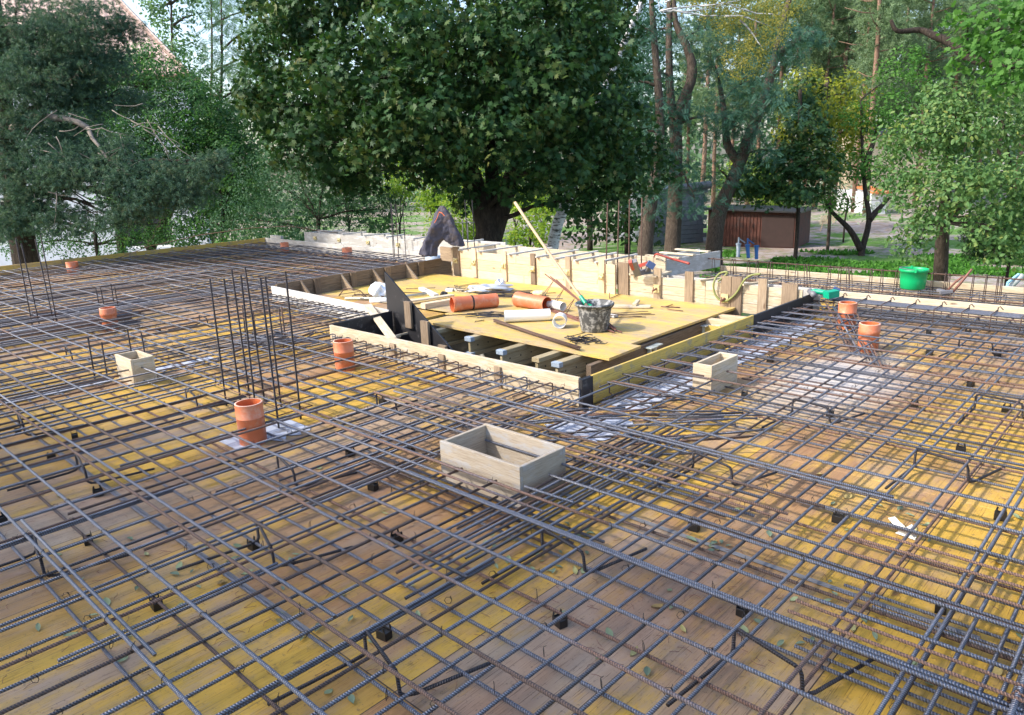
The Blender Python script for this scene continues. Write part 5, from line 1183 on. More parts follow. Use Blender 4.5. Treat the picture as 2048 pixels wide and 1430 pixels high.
TOT = 0
def tree(name, label, cat, base, trunk, blobs, tmpl, size, leaf, bark, r0=.2, group=None, subs=4, lr=.07, crownname='crown', **kw):
    global TOT
    t = thing(name, tuple(base), label, cat, group)
    mb = MB()
    for tr in trunk: mb.tube(tr[0], tr[1], 12 if r0 > .12 else 8)
    allp = [p for tr in trunk for p in tr[0][len(tr[0])//3:]]
    if subs is not None: branches(mb, allp, blobs, lr, subs)
    mb.obj('trunk', bark, t, True)
    o, n = crown(crownname, t, blobs, tmpl, size, leaf, off=base, **kw); TOT += n; return t
def spline(pts, n=4):
    pts = [np.array(p, float) for p in pts]; q = []
    for i in range(len(pts)-1):
        p0, p1, p2, p3 = pts[max(i-1, 0)], pts[i], pts[i+1], pts[min(i+2, len(pts)-1)]
        for s in np.linspace(0, 1, n+1)[:-1]: q.append(.5*((2*p1)+(-p0+p2)*s+(2*p0-5*p1+4*p2-p3)*s*s+(-p0+3*p1-3*p2+p3)*s**3))
    return q+[pts[-1]]
def taper(n, a, b, p=1.0): return [a+(b-a)*(i/(n-1))**p for i in range(n)]

# --- big maple -------------------------------------------------------------
D = 18.0
fork = AT(978, 428, D); base = gz(AT(976, 620, D))
t1 = spline([base, AT(975, 520, D), AT(976, 450, D), AT(940, 350, D), AT(900, 230, D+.3), AT(840, 80, D+.5), AT(800, -120, D)])
t2 = spline([AT(985, 470, D), AT(1005, 410, D), AT(1030, 330, D), AT(1060, 200, D), AT(1100, 40, D), AT(1120, -150, D)])
t3 = spline([AT(980, 450, D), AT(985, 360, D+.4), AT(970, 200, D+.5), AT(960, 0, D), AT(950, -200, D)])
bl = [B(560, 215, 17.0, 82, 62), B(520, 175, 17.2, 50, 45), B(620, 290, 16.6, 75, 48), B(560, 90, 17.5, 75, 70), B(640, 20, 17.5, 105, 85), B(700, 160, 15.8, 110, 85), B(740, 290, 16.0, 85, 55), B(840, 70, 15.6, 120, 90), B(830, 225, 15.2, 100, 80), B(880, 330, 16.5, 80, 40),
      B(960, 130, 15.6, 110, 90), B(1000, 260, 15.4, 95, 70), B(1060, 60, 16.4, 120, 90), B(1100, 190, 15.8, 110, 85), B(1120, 320, 16.4, 90, 50), B(1030, 370, 16.6, 55, 30), B(1190, 100, 17.0, 90, 90), B(1210, 240, 16.8, 80, 75), B(1230, 350, 17.2, 75, 55),
      B(760, -50, 17.5, 160, 90), B(1000, -60, 17.5, 170, 90), B(1180, -20, 18, 110, 70), B(560, 10, 18.3, 70, 60), B(700, 350, 17.5, 70, 32), B(1290, 330, 18, 50, 60), B(900, 200, 18.5, 200, 130), B(1100, 230, 19, 160, 130), B(700, 200, 19, 150, 110), B(940, 390, 17.5, 40, 22), B(1150, 400, 17.2, 60, 25)]
tree('maple_tree', 'huge dark green maple with forked trunk filling the middle behind the slab', 'tree', base,
     [(t1, taper(len(t1), .42, .10)), (t2, taper(len(t2), .27, .07)), (t3, taper(len(t3), .22, .07))], bl, MAPLE, .115, LM['maple'], M['bark_dark'], dens=.72, csize=.21, flat=.66, droop=.45, up=.30, out=.7, jit=1.0, inner=.22, lr=.07, subs=4)

# --- bushes left of the maple -----------------------------------------------
def bush(label, base, bl, tmpl, size, leaf, name='bush', cat='bush', group=None, **kw):
    tr = [(spline([gz(base), base, base+np.array([.1, 0, 1.0])], 2), .05)]
    return tree(name, label, cat, gz(base), tr, bl, tmpl, size, leaf, M['bark_dark'], r0=.05, lr=.03, group=group, **kw)
bl = [B(600, 400, 18.5, 90, 60), B(700, 400, 18.5, 85, 60), B(540, 360, 19, 70, 60), B(650, 340, 18.8, 70, 45), B(770, 420, 18.6, 60, 50), B(500, 440, 18.5, 80, 55), B(620, 470, 18.2, 110, 45), B(760, 480, 18.4, 70, 35), B(560, 300, 19.5, 45, 30)]
bush('wide bluish-green willowy bush left below the maple crown', AT(640, 520, 18.5), bl, WILLOW, .085, LM['bush'], dens=1.0, csize=.22, flat=.5, droop=.5, up=.3, jit=1.0, coh=.6)
bl = [B(440, 330, 20, 75, 60), B(470, 400, 20, 70, 55), B(400, 440, 19.5, 60, 55), B(520, 490, 19, 90, 40), B(430, 270, 21, 40, 40), B(480, 300, 20.5, 50, 40)]
bush('dark green bush at the right corner of the white house', AT(450, 530, 19.5), bl, OVAL, .075, LM['left'], dens=.9, csize=.25, jit=.9)

# --- fruit tree in front of the house ----------------------------------------
D = 21
bl = [B(330, 160, D, 80, 60), B(260, 210, D-.5, 90, 70), B(370, 230, D-.5, 85, 70), B(200, 170, D, 60, 50), B(300, 300, D-1, 110, 65), B(420, 300, D-.5, 65, 60), B(220, 290, D-1, 80, 60), B(250, 130, D+.3, 45, 35), B(290, 108, D+.4, 35, 24), B(400, 180, D+.2, 40, 35), B(330, 360, D-.5, 90, 40), B(150, 250, D, 70, 60), B(440, 240, D-.3, 50, 45), B(470, 320, D-.3, 50, 50), B(300, 380, D-1, 110, 45), B(420, 380, D-.6, 70, 45), B(170, 110, D+.2, 45, 35)]
tr = [(spline([gz(AT(300, 560, D)), AT(300, 480, D), AT(290, 400, D), AT(295, 300, D), AT(300, 180, D)]), None), (spline([AT(298, 500, D), AT(340, 420, D), AT(370, 330, D), AT(380, 240, D)]), None), (spline([gz(AT(240, 560, D)), AT(240, 470, D), AT(225, 400, D), AT(210, 280, D)]), None)]
tr = [(a, taper(len(a), .15, .04)) for a, _ in tr]
tree('fruit_tree', 'broad green fruit tree with yellow-green top in front of the white house', 'tree', gz(AT(300, 560, D)), tr, bl, OVAL, .085, LM['left'], M['bark_dark'], dens=.85, csize=.24, flat=.6, jit=.8, up=.5, lr=.05)

# --- near pine at the left -----------------------------------------------------
D = 14.5
tr = [(spline([gz(AT(45, 560, D)), AT(45, 480, D), AT(30, 380, D), AT(10, 240, D), AT(-10, 60, D), AT(-30, -200, D)]), None)]
tr = [(a, taper(len(a), .26, .12)) for a, _ in tr]
bl = [B(60, 60, D, 110, 70), B(160, 50, D-.5, 90, 55), B(70, 170, D-.5, 110, 60), B(190, 120, D-.3, 75, 45), B(40, 280, D-.4, 90, 55), B(130, 260, D-.5, 80, 40), B(60, 360, D-.6, 90, 45), B(160, 340, D-1, 80, 40), B(250, 350, D-1.2, 80, 40), B(340, 350, D-1.3, 75, 38), B(410, 340, D-1.4, 55, 28), B(290, 400, D-1.2, 80, 30), B(60, 420, D-.6, 80, 30), B(440, 320, D-1.4, 30, 20), B(370, 390, D-1.2, 60, 24), B(170, 200, D, 70, 45), B(120, 320, D-.7, 90, 45), B(220, 300, D-1, 60, 35), B(30, 450, D-.6, 60, 30), B(130, 440, D-.9, 70, 28), B(230, 430, D-1.1, 60, 26), B(120, 130, D-.2, 90, 55), B(20, 130, D, 80, 60), B(250, 60, D-.2, 40, 26), B(260, 200, D, 50, 22)]
t = tree('pine_tree', 'bluish pine with drooping branches and dead twigs at the far left before the house', 'tree', gz(AT(45, 560, D)), tr, bl, TUFT, .085, LM['needle'], M['bark_dark'], dens=.95, csize=.24, flat=.6, droop=.3, up=.25, out=.5, jit=.8, inner=.35, coh=.65, lr=.05, subs=7)
mb = MB()
limb(mb, AT(20, 262, D), AT(175, 255, D-1), .10, .05, 8, .0, 8, (0, 0, .25)); limb(mb, AT(175, 255, D-1), AT(330, 395, D-1.2), .04, .01, 8, .05, 6)
for k in range(34):
    px, py = random.uniform(60, 330), random.uniform(200, 420)
    limb(mb, AT(px, py, D-1.2), AT(px+random.uniform(-70, 110), py+random.uniform(-20, 80), D-1.25), .010, .003, 6, .12, 4)
M['deadtwig'] = plain('dead_grey_twig', (0.22, 0.19, 0.17), .9, var=.3)
mb.obj('dead_branches', M['deadtwig'], t, True)
# pine twigs hanging low across the wall
# --- house ----------------------------------------------------------------------
D = 26
wallp = lambda px, d=D: gz(AT(px, 500, d), 0)
cR = AT(392, 300, 26.5); dirw = nrm(np.array([_right[0], _right[1], 0])+np.array([_f[0], _f[1], 0])*.05)
cR = np.array([cR[0], cR[1], 0]); nW = nrm(np.array([-dirw[1], dirw[0], 0])); 
sideD = ray(372, 300); sideD = nrm(np.array([sideD[0], sideD[1], 0]))
def Wp(s, n, z): return cR-dirw*s+sideD*n+np.array([0, 0, z])
t = thing('house', tuple(Wp(6, 0, GROUND)), 'white house with brownish tiled roof behind the pine at the left', 'house')
M['stucco'] = plain('white_stucco', (0.60, 0.64, 0.72), .9, var=.05, nscale=3, dirt=((0.5, .52, .56), 1.5, .5, .4))
zE = AT(400, 155, 26)[2]+.3
mb = MB()
for (s0, s1, z0, z1) in ((0, 1.2, GROUND, zE), (1.2, 3.1, GROUND, -.9), (1.2, 3.1, 1.0, zE), (3.1, 6.5, GROUND, zE), (6.5, 7.9, GROUND, -.6), (6.5, 7.9, 1.0, zE), (7.9, 16, GROUND, zE)):
    mb.prism([Wp(s0, 0, z0), Wp(s1, 0, z0), Wp(s1, 0, z1), Wp(s0, 0, z1)], nW*.3)
mb.prism([Wp(0, .3, GROUND), Wp(0, 9, GROUND), Wp(0, 9, zE), Wp(0, .3, zE)], -dirw*.3)
mb.obj('wall', M['stucco'], t)
M['glass'] = plain('dark_window_glass', (0.02, 0.025, 0.035), .12, var=.1)
for s0, s1, z0, z1 in ((1.2, 3.1, -.9, 1.0), (6.5, 7.9, -.6, 1.0)):
    f = MB(); f.plank(Wp(s0, .12, (z0+z1)/2), Wp(s0+.08, .12, (z0+z1)/2), .08, z1-z0, (0, 0, 1))
    for a, b in (((s0, z0+.03), (s1, z0+.03)), ((s0, z1-.03), (s1, z1-.03))): f.plank(Wp(a[0], .12, a[1]), Wp(b[0], .12, b[1]), .08, .07)
    for s in (s0+.03, (s0+s1)/2, s1-.03): f.plank(Wp(s, .123, z0), Wp(s, .123, z1), .06, .08, tuple(nW))
    w_ = f.obj('window', M['white_pvc'], t); g_ = MB(); g_.prism([Wp(s0, .15, z0), Wp(s1, .15, z0), Wp(s1, .15, z1), Wp(s0, .15, z1)], nW*.01); g_.obj('pane', M['glass'], w_)
def tile_mat():
    g = NG('brown_roof_tiles', .6); v = g.attr('tc'); s = g.sep(v)
    row = g.math('FRACT', g.math('DIVIDE', s[1], .36)); 
    wv = g.math('SINE', g.math('MULTIPLY', s[0], 2*math.pi/.30))
    edge = g.math('LESS_THAN', g.math('ADD', row, g.math('MULTIPLY', wv, .10)), .14)
    c = g.mix(g.noise(v, 3, 4), (.33, .23, .20), (.44, .32, .28)); c = g.mix(g.math('MULTIPLY', edge, .75), c, (.06, .035, .03)); g.color(c)
    g.bump(g.math('ADD', row, g.math('MULTIPLY', wv, .3)), .8, .05); return g.m
M['tile'] = tile_mat()
ov = .5; eL = Wp(17, -ov, zE-.3); eR = Wp(-.15, -ov, zE-.3); apex = AT(90, -155, 31); apL = apex-dirw*12.0
mb = MB(); mb.add([eL, eR, apex, apL], [(0, 1, 2, 3)], [(0, 0, 0), (17.5, 0, 0), (12.7, 7.4, 0), (0, 7.4, 0)]); mb.add([eR, Wp(-ov, 9.5, zE-.3), apex], [(0, 1, 2)], [(0, 0, 0), (10, 0, 0), (5, 7.4, 0)])
mb.add([Wp(17, -ov, zE-.36), Wp(-ov, -ov, zE-.36), Wp(-ov, 9.5, zE-.36), Wp(17, 9.5, zE-.36)], [(3, 2, 1, 0)]); mb.add([Wp(17, 9.5, zE-.3), Wp(-ov, 9.5, zE-.3), apex, apL], [(3, 2, 1, 0)])
rf = mb.obj('roof', M['tile'], t)
mb = MB(); mb.tube([eR, (np.array(eR)+apex)/2, apex], .10, 8); mb.obj('hip_cap', M['tile'], rf)
mb = MB(); mb.tube([eL, eR], .07, 8); mb.obj('gutter', M['redbrown'], rf)
bl = [B(px, py, 19.5, 55, 26) for px, py in ((30, 440), (110, 460), (200, 450), (280, 455), (350, 450), (60, 490), (160, 495), (260, 490), (360, 480))]
bush('sparse twiggy shrub in front of the white wall at the left', AT(200, 540, 19.5), bl, OVAL, .06, LM['left'], name='shrub', cat='shrub', dens=.42, csize=.3, flat=.8, jit=1.0)
# small shed roof edge in the bush
one_board('shed_roof', 'edge of a dark low roof showing among the bushes right of the white house', 'roof edge', AT(415, 400, 22), AT(475, 408, 22), .5, .12, M['blackply'])

# --- far trees behind the house ---------------------------------------------------
def fartree(label, px, py, d, sp, leaf, tmpl, size, group='tall trees far behind the house', **kw):
    base = gz(AT(px, 480, d)); tr = [(spline([base, AT(px, 300, d), AT(px+4, 100, d), AT(px, -60, d)]), None)]; tr = [(a, taper(len(a), .13, .03)) for a, _ in tr]
    return tree('far_tree', label, 'tree', base, tr, [B(a, b, d+random.uniform(-1, 1), r, r2) for a, b, r, r2 in sp], tmpl, size, leaf, M['bark'], lr=.08, subs=2, group=None, **kw)
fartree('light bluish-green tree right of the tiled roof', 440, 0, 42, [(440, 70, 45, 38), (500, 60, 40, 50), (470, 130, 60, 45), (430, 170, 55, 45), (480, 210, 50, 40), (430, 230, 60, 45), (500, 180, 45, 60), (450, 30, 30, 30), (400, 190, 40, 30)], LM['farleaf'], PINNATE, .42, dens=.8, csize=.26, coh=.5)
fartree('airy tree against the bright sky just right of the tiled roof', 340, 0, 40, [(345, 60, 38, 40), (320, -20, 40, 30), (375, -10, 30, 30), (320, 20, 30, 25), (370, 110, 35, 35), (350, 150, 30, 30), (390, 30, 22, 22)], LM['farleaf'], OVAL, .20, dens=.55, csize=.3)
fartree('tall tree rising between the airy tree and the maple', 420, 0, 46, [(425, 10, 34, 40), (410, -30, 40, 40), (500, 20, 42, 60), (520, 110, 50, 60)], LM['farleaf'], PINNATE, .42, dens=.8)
# --- leaning birch -------------------------------------------------------------------
D = 20
pts = spline([gz(AT(1075, 560, D)), AT(1108, 478, D), AT(1135, 400, D), AT(1165, 310, D), AT(1200, 205, D), AT(1236, 115, D), AT(1268, 40, D), AT(1292, -20, D), AT(1330, -150, D)])
bl = [B(1500, 60, 20, 75, 45), B(1490, 120, 20, 50, 35), B(1430, 20, 20, 60, 40), B(1540, 10, 20.5, 70, 40), B(1400, -40, 20, 90, 50), B(1300, -120, 20, 100, 50)]
t = tree('birch_tree', 'white-barked birch leaning to the right across the maple', 'tree', gz(AT(1075, 560, D)), [(pts, taper(len(pts), .17, .06))], bl, OVAL, .055, LM['birch'], M['birch'], dens=.32, csize=.22, flat=1.1, droop=-.2, jit=1.0, subs=None)
mb = MB()
for a, b in (((1320, 22), (1400, 12)), ((1400, 12), (1520, -12)), ((1345, 20), (1450, 32)), ((1450, 32), (1540, 52)), ((1325, 24), (1460, 8)), ((1460, 8), (1560, 30)), ((1480, 40), (1525, 95)), ((1330, 5), (1420, -20)), ((1300, -60), (1320, 22))):
    limb(mb, AT(a[0], a[1], 19.6), AT(b[0], b[1], 19.6), .026, .012, 6, .05, 6)
mb.obj('white_branches', M['birch'], t, True)

# --- robinias, dark trunks on the right of the maple -----------------------------------
def rob(label, tracks, d, bl, r, seed=0, **kw):
    tr = []
    for i, p in enumerate(tracks):
        q = [AT(a, b, d+(c if len(x_) else 0)) for (a, b, *x_) in p for c in (x_[:1] or [0])]
        if i == 0: q = [gz(AT(p[0][0], p[0][1]+40, d))]+q
        q = spline(q); tr.append((q, taper(len(q), r*(1 if i == 0 else .55), r*.25)))
    return tree('robinia_tree', label, 'tree', tr[0][0][0], tr, bl, PINNATE, .30, LM['robinia'], M['bark'], lr=.07, subs=3, **kw)
rob('twin-stemmed dark trunk with bare curved limbs right of the birch', [[(1345, 490), (1350, 400), (1352, 300), (1355, 230), (1385, 150), (1372, 90), (1350, 40), (1345, -60)], [(1352, 300), (1340, 180), (1338, 60), (1340, -60)], [(1368, 240), (1378, 170), (1380, 110)]], 32,
    [B(1340, 230, 31, 60, 45), B(1400, 60, 32, 60, 45), B(1300, 150, 31.5, 50, 55), B(1440, 230, 32, 55, 45), B(1330, 330, 31, 60, 40), B(1390, 400, 31, 60, 28), B(1320, 60, 33, 55, 50)], .38, dens=.95, csize=.24)
rob('leaning dark trunk with crooked limbs in front of the rusty shed', [[(1428, 490), (1440, 420), (1470, 350), (1500, 270), (1530, 190), (1552, 110), (1570, 30), (1590, -40)], [(1480, 330), (1455, 290), (1450, 240), (1440, 170)], [(1552, 110), (1600, 80), (1640, 60)]], 33,
    [B(1500, 160, 31, 60, 38), B(1545, 200, 30.5, 55, 35), B(1480, 250, 31.5, 55, 35), B(1560, 90, 32, 70, 40), B(1430, 130, 32.5, 50, 35), B(1620, 60, 32, 50, 28), B(1440, 340, 32, 60, 30), B(1530, 300, 32, 50, 25)], .40, dens=1.0, csize=.22)
rob('dark rough trunk left of the grey block building', [[(1290, 500), (1298, 430), (1312, 340), (1320, 240), (1310, 100), (1300, -40)]], 30, [B(1290, 260, 30, 60, 60), B(1250, 160, 30, 55, 60), B(1270, 60, 30, 45, 50), B(1300, 400, 29.5, 50, 30)], .36, dens=1.0, csize=.24)
for px, d_, lab_ in ((1075, 38, 'directly behind the maple crown'), (1180, 41, 'behind the leaning birch'), (1255, 39, 'between the birch and the dark trunks')):  # hidden trees added so their crowns shade the metal shed
    b_ = gz(AT(px, 500, d_)); tree('added_shade_tree', 'dark tree added to shade the shed, '+lab_, 'tree', b_, [(spline([b_, AT(px, 400, d_), AT(px+5, 200, d_), AT(px, 60, d_)]), .16)], [B(px, 60, d_, 90, 70), B(px-40, 150, d_, 70, 60), B(px+40, 160, d_, 70, 60), B(px, 250, d_, 75, 55), B(px, -60, d_, 80, 70)], OVAL, .20, LM['dark'], M['bark_dark'], dens=.6, csize=.28, back=.8)
# --- understorey maple right: dark mass behind
bl = [B(1560, 340, 34, 80, 50), B(1610, 280, 34, 50, 55), B(1500, 380, 34, 70, 28), B(1590, 390, 33, 60, 25), B(1640, 340, 33, 40, 40), B(1600, 210, 35, 40, 45)]
tree('young_maple', 'dark green young maple above the rusty shed roof', 'tree', gz(AT(1590, 520, 34)), [(spline([gz(AT(1590, 520, 34)), AT(1595, 450, 34), AT(1600, 300, 34), AT(1600, 180, 34)]), .09)], bl, MAPLE, .16, LM['maple'], M['bark_dark'], dens=.75, csize=.26, lr=.05)
bl = [B(1600, 170, 36, 38, 40), B(1610, 220, 36, 40, 40), B(1585, 250, 36, 35, 35), B(1690, 190, 37, 45, 45), B(1700, 260, 36, 50, 45), B(1650, 240, 37, 40, 50), B(1670, 310, 36, 45, 30)]
tree('yellowing_tree', 'yellow-green tree turning to autumn colour right of the robinias', 'tree', gz(AT(1650, 520, 36.5)), [(spline([gz(AT(1655, 500, 36.5)), AT(1660, 400, 36.5), AT(1650, 250, 36.5), AT(1655, 160, 36.5)]), .08)], bl, OVAL, .17, LM['yellow'], M['bark'], dens=.7, csize=.26, droop=.4, lr=.04)
# V-shaped small tree
D = 35
tr = [(spline([gz(AT(1722, 530, D)), AT(1724, 500, D), AT(1738, 440, D), AT(1730, 380, D), AT(1725, 300, D), AT(1722, 200, D)]), None), (spline([AT(1722, 500, D), AT(1700, 460, D), AT(1665, 425, D), AT(1650, 400, D)]), None), (spline([AT(1728, 330, D), AT(1745, 290, D), AT(1760, 240, D)]), None), (spline([AT(1738, 440, D), AT(1760, 415, D), AT(1780, 395, D)]), None)]
tr = [(a, taper(len(a), .17, .05)) for a, _ in tr]
bl = [B(1700, 330, D, 50, 35), B(1740, 340, D, 40, 30), B(1660, 400, D, 45, 25), B(1720, 240, D, 40, 35), B(1780, 230, D, 50, 50), B(1800, 150, D+1, 60, 50), B(1770, 350, D, 35, 30)]
tree('small_tree', 'small tree with V-shaped dark trunk on the bare earth right of the rusty shed', 'tree', gz(AT(1722, 530, D)), tr, bl, OVAL, .15, LM['oak'], M['bark_dark'], dens=.5, csize=.28, lr=.04)
# silver shrub
bl = [B(1660, 370, 40, 45, 35), B(1700, 400, 40, 35, 30), B(1760, 400, 41, 40, 25), B(1650, 300, 41, 30, 30)]
bush('pale silvery shrub behind the V-shaped tree', AT(1690, 440, 40), bl, WILLOW, .30, LM['silver'], dens=.6, csize=.3)
# right pear tree
D = 19
bl = [B(1850, 280, D, 80, 60), B(1930, 250, D-.5, 85, 60), B(2010, 260, D-.3, 80, 60), B(1880, 370, D-1, 85, 55), B(1960, 370, D-1.2, 90, 55), B(2040, 380, D-1, 80, 60), B(1830, 440, D-.8, 55, 32), B(1900, 200, D, 65, 40), B(1990, 460, D-1.3, 60, 35), B(1800, 350, D-.3, 50, 45), B(2050, 480, D-1.2, 50, 45), B(1820, 490, D-.8, 35, 20), B(1990, 500, D-1.3, 30, 20), B(2060, 180, D, 70, 60), B(1790, 270, D, 40, 35)]
base = gz(AT(1885, 560, 22)); tr = [(spline([base, AT(1885, 470, 21), AT(1890, 400, 20), AT(1900, 300, 19.5), AT(1910, 200, D)]), None), (spline([AT(1887, 440, 20.5), AT(1950, 380, 19.5), AT(2020, 340, D)]), None)]
tr = [(a, taper(len(a), .22, .05)) for a, _ in tr]
tree('pear_tree', 'light green tree with yellowing oval leaves at the right behind the green bucket', 'tree', base, tr, bl, OVAL, .125, LM['pear'], M['bark'], dens=.85, csize=.24, flat=.7, droop=.5, up=.35, out=.7, jit=.9, lr=.04, coh=.35)
# oak with limb
D = 14
bl = [B(2000, 60, D, 60, 50), B(2040, 130, D-.3, 60, 45), B(1960, 110, D+.3, 45, 30), B(2060, 30, D, 60, 60), B(2000, 170, D, 35, 22), B(1930, 30, D+1, 35, 25)]
base = gz(AT(2260, 600, D+4)); tr = [(spline([base, AT(2260, 400, D+4), AT(2200, 150, D+3), AT(2100, -60, D+2)]), None), (spline([AT(2160, 100, D+3), AT(2040, 125, 17), AT(1950, 118, 18), AT(1900, 85, 18.5), AT(1870, 72, 18.7), AT(1840, 60, 19), AT(1795, 62, 19), AT(1782, 40, 19)]), None)]
tr = [(tr[0][0], taper(len(tr[0][0]), .35, .2)), (tr[1][0], taper(len(tr[1][0]), .16, .04))]
tree('oak_tree', 'oak branches with lobed bright leaves and a long curved limb at the top right', 'tree', base, tr, bl, OAK, .13, LM['oak'], M['bark_dark'], dens=.6, csize=.28, lr=.03, subs=3, coh=.4)
# dark conifer-like bush right bottom
bl = [B(1990, 450, 24, 60, 40), B(2040, 480, 24, 60, 40), B(1960, 490, 24, 45, 25), B(2080, 430, 24, 60, 60)]
bush('dark dense bush at the right edge above the grass', AT(2020, 510, 24), bl, TUFT2, .12, LM['dark'], dens=1.2, csize=.25)
# sunlit shrubs seen below the maple
for i, (px, py, d, rx, ry) in enumerate(((910, 440, 30, 50, 45), (870, 380, 32, 35, 40), (1060, 450, 30, 45, 45), (950, 340, 34, 40, 50), (1085, 400, 32, 30, 35), (800, 360, 33, 30, 35), (1030, 380, 33, 35, 40), (1500, 350, 50, 50, 40), (1550, 400, 48, 45, 28), (700, 330, 32, 40, 40))):
    bush('sunlit yellow-green shrub glimpsed below the tree crowns, %s' % ('left of the maple trunk', 'far left of the maple trunk', 'right of the maple trunk', 'high behind the maple trunk', 'beside the birch foot', 'above the dark bush', 'between maple and birch', 'behind the robinias', 'just above the rusty shed', 'through the left maple leaves')[i], AT(px, 500, d), [B(px, py, d, rx, ry), B(px+rx*.5, py+ry*.6, d, rx*.7, ry*.5), B(px-rx*.5, py+ry*.5, d, rx*.6, ry*.5)], OVAL, .13, LM['sunny'], name='shrub', cat='shrub', dens=.8, csize=.28)
# tall pines of the wood at the right
bp = None
def make_pine():
    t = thing('forest_pine', (0, 0, GROUND), 'tall straight pine with orange trunk in the wood behind', 'tree', 'pines of the wood behind')
    mb = MB(); mb.tube([(0.0, 0, GROUND), (.05, .03, GROUND+5), (-.05, .05, GROUND+11), (.08, 0, GROUND+17)], [.22, .18, .15, .08], 8)
    for k in range(14):
        z = GROUND+6.5+k*.75; a = rng.uniform(0, 6.28); L = rng.uniform(1, 2.6); mb.tube([(0, 0, z), (L*.5*math.cos(a), L*.5*math.sin(a), z+.15), (L*math.cos(a), L*math.sin(a), z+.5)], [.05, .035, .015], 5)
    tr = mb.obj('trunk', M['bark_pine'], t, True)
    bl = [(np.array([rng.normal()*1.2, rng.normal()*1.2, GROUND+z]), np.array([1.5, 1.5, .8])*rng.uniform(.6, 1.1)) for z in np.linspace(8.5, 17.5, 13)]
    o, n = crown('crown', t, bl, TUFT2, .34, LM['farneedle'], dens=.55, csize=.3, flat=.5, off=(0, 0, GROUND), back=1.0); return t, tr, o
pine, ptr, pcr = make_pine()
k = 0
for px, d, s in ((1615, 70, 1.0), (1636, 62, .95), (1652, 76, 1.1), (1674, 64, 1.05), (1690, 82, 1.1), (1716, 58, .95), (1735, 72, 1.0), (1742, 54, 1.05), (1762, 80, 1.1), (1790, 66, 1.0), (1815, 74, 1.05), (1840, 60, .95), (1868, 72, 1.0), (1895, 64, 1.0), (1925, 80, 1.1), (1960, 66, 1.0), (2000, 74, 1.0), (2040, 62, 1.0), (1585, 78, 1.1), (1555, 66, 1.0), (1520, 74, 1.05), (1500, 62, 1.0), (1462, 76, 1.05), (1430, 66, .95), (1405, 60, 1.0), (1375, 78, 1.0), (1700, 95, 1.2), (1770, 98, 1.2), (1640, 96, 1.2), (1850, 96, 1.2), (1910, 92, 1.2)):
    b = gz(AT(px, 300, d), GROUND)
    if k == 0: o = pine
    else:
        o = pine.copy(); COL.objects.link(o)
        for c_ in (ptr, pcr): q = c_.copy(); COL.objects.link(q); q.parent = o
    o.location = (b[0], b[1], GROUND); o.rotation_euler = (random.uniform(-.03, .03), random.uniform(-.03, .03), random.uniform(0, 6.28)); o.scale = (s, s, s*random.uniform(.92, 1.08)); k += 1
# far wood: one mass of foliage closing the view behind everything
bl = []
for i in range(90):
    px = -100+i*25+random.uniform(-15, 15); d = random.uniform(75, 105)
    if 250 < px < 520: hs = (260, 330, 400)
    elif px < 1250: hs = (60, 150, 240, 330, 400)
    elif 1600 < px < 1780: hs = (250, 310, 370)
    else: hs = (200, 260, 320, 370)
    for h in hs: bl.append(B(px+random.uniform(-15, 15), h+random.uniform(-15, 15), d, 42, 38))
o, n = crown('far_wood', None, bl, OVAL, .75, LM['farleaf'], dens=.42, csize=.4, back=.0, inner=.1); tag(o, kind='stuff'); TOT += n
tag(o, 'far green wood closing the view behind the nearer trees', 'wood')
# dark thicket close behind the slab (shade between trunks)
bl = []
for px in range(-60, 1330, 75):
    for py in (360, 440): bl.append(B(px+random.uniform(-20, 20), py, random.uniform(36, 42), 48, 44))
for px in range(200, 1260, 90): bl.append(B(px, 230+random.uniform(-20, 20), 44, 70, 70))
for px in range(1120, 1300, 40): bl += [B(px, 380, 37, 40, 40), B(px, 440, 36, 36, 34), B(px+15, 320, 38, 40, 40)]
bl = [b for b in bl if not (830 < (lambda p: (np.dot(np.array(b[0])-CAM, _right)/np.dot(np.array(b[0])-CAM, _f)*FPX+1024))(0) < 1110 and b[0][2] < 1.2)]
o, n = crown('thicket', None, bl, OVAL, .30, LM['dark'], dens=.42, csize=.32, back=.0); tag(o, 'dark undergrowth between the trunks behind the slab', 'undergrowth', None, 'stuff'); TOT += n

# --- shed, block building, far houses -----------------------------------------------
def facade(p0, p1, z0, z1, depth):
    p0 = np.array([p0[0], p0[1], 0]); p1 = np.array([p1[0], p1[1], 0]); n = nrm(np.cross(nrm(p1-p0), (0, 0, 1))); n = n if np.dot(n, _f) > 0 else -n
    return p0, p1, n
M['rustmetal'] = plain('rusty_sheet_metal', (0.10, 0.035, 0.025), .8, var=.5, nscale=3, dirt=((0.05, .03, .028), 2.5, .5, .8), bump=.3)
M['darkmetal'] = plain('dark_rust_door', (0.035, 0.018, 0.016), .8, var=.4, nscale=4)
M['greyblock'] = plain('grey_block_wall', (0.20, 0.22, 0.25), .9, var=.25, nscale=2.2)
a, b, n = facade(AT(1415, 480, 41), AT(1592, 490, 38.5), 0, 0, 0)
t = thing('metal_shed', (a[0], a[1], GROUND), 'low rusty metal shed with flat dark roof behind the leaning trunk', 'shed')
zt = GROUND+1.95
L = b-a
mb = MB(); mb.prism([a+np.array([0, 0, GROUND]), b+np.array([0, 0, GROUND]), b+np.array([0, 0, zt-.15]), a+np.array([0, 0, zt])], n*3.0); mb.obj('body', M['rustmetal'], t)
mb = MB()
for i in range(26): q = a+L*(i+.5)/26; mb.plank(q-n*.02+np.array([0, 0, GROUND]), q-n*.02+np.array([0, 0, zt-.16*(i/26)-.02]), .05, .03, tuple(n))
mb.obj('ribs', M['rustmetal'], t)
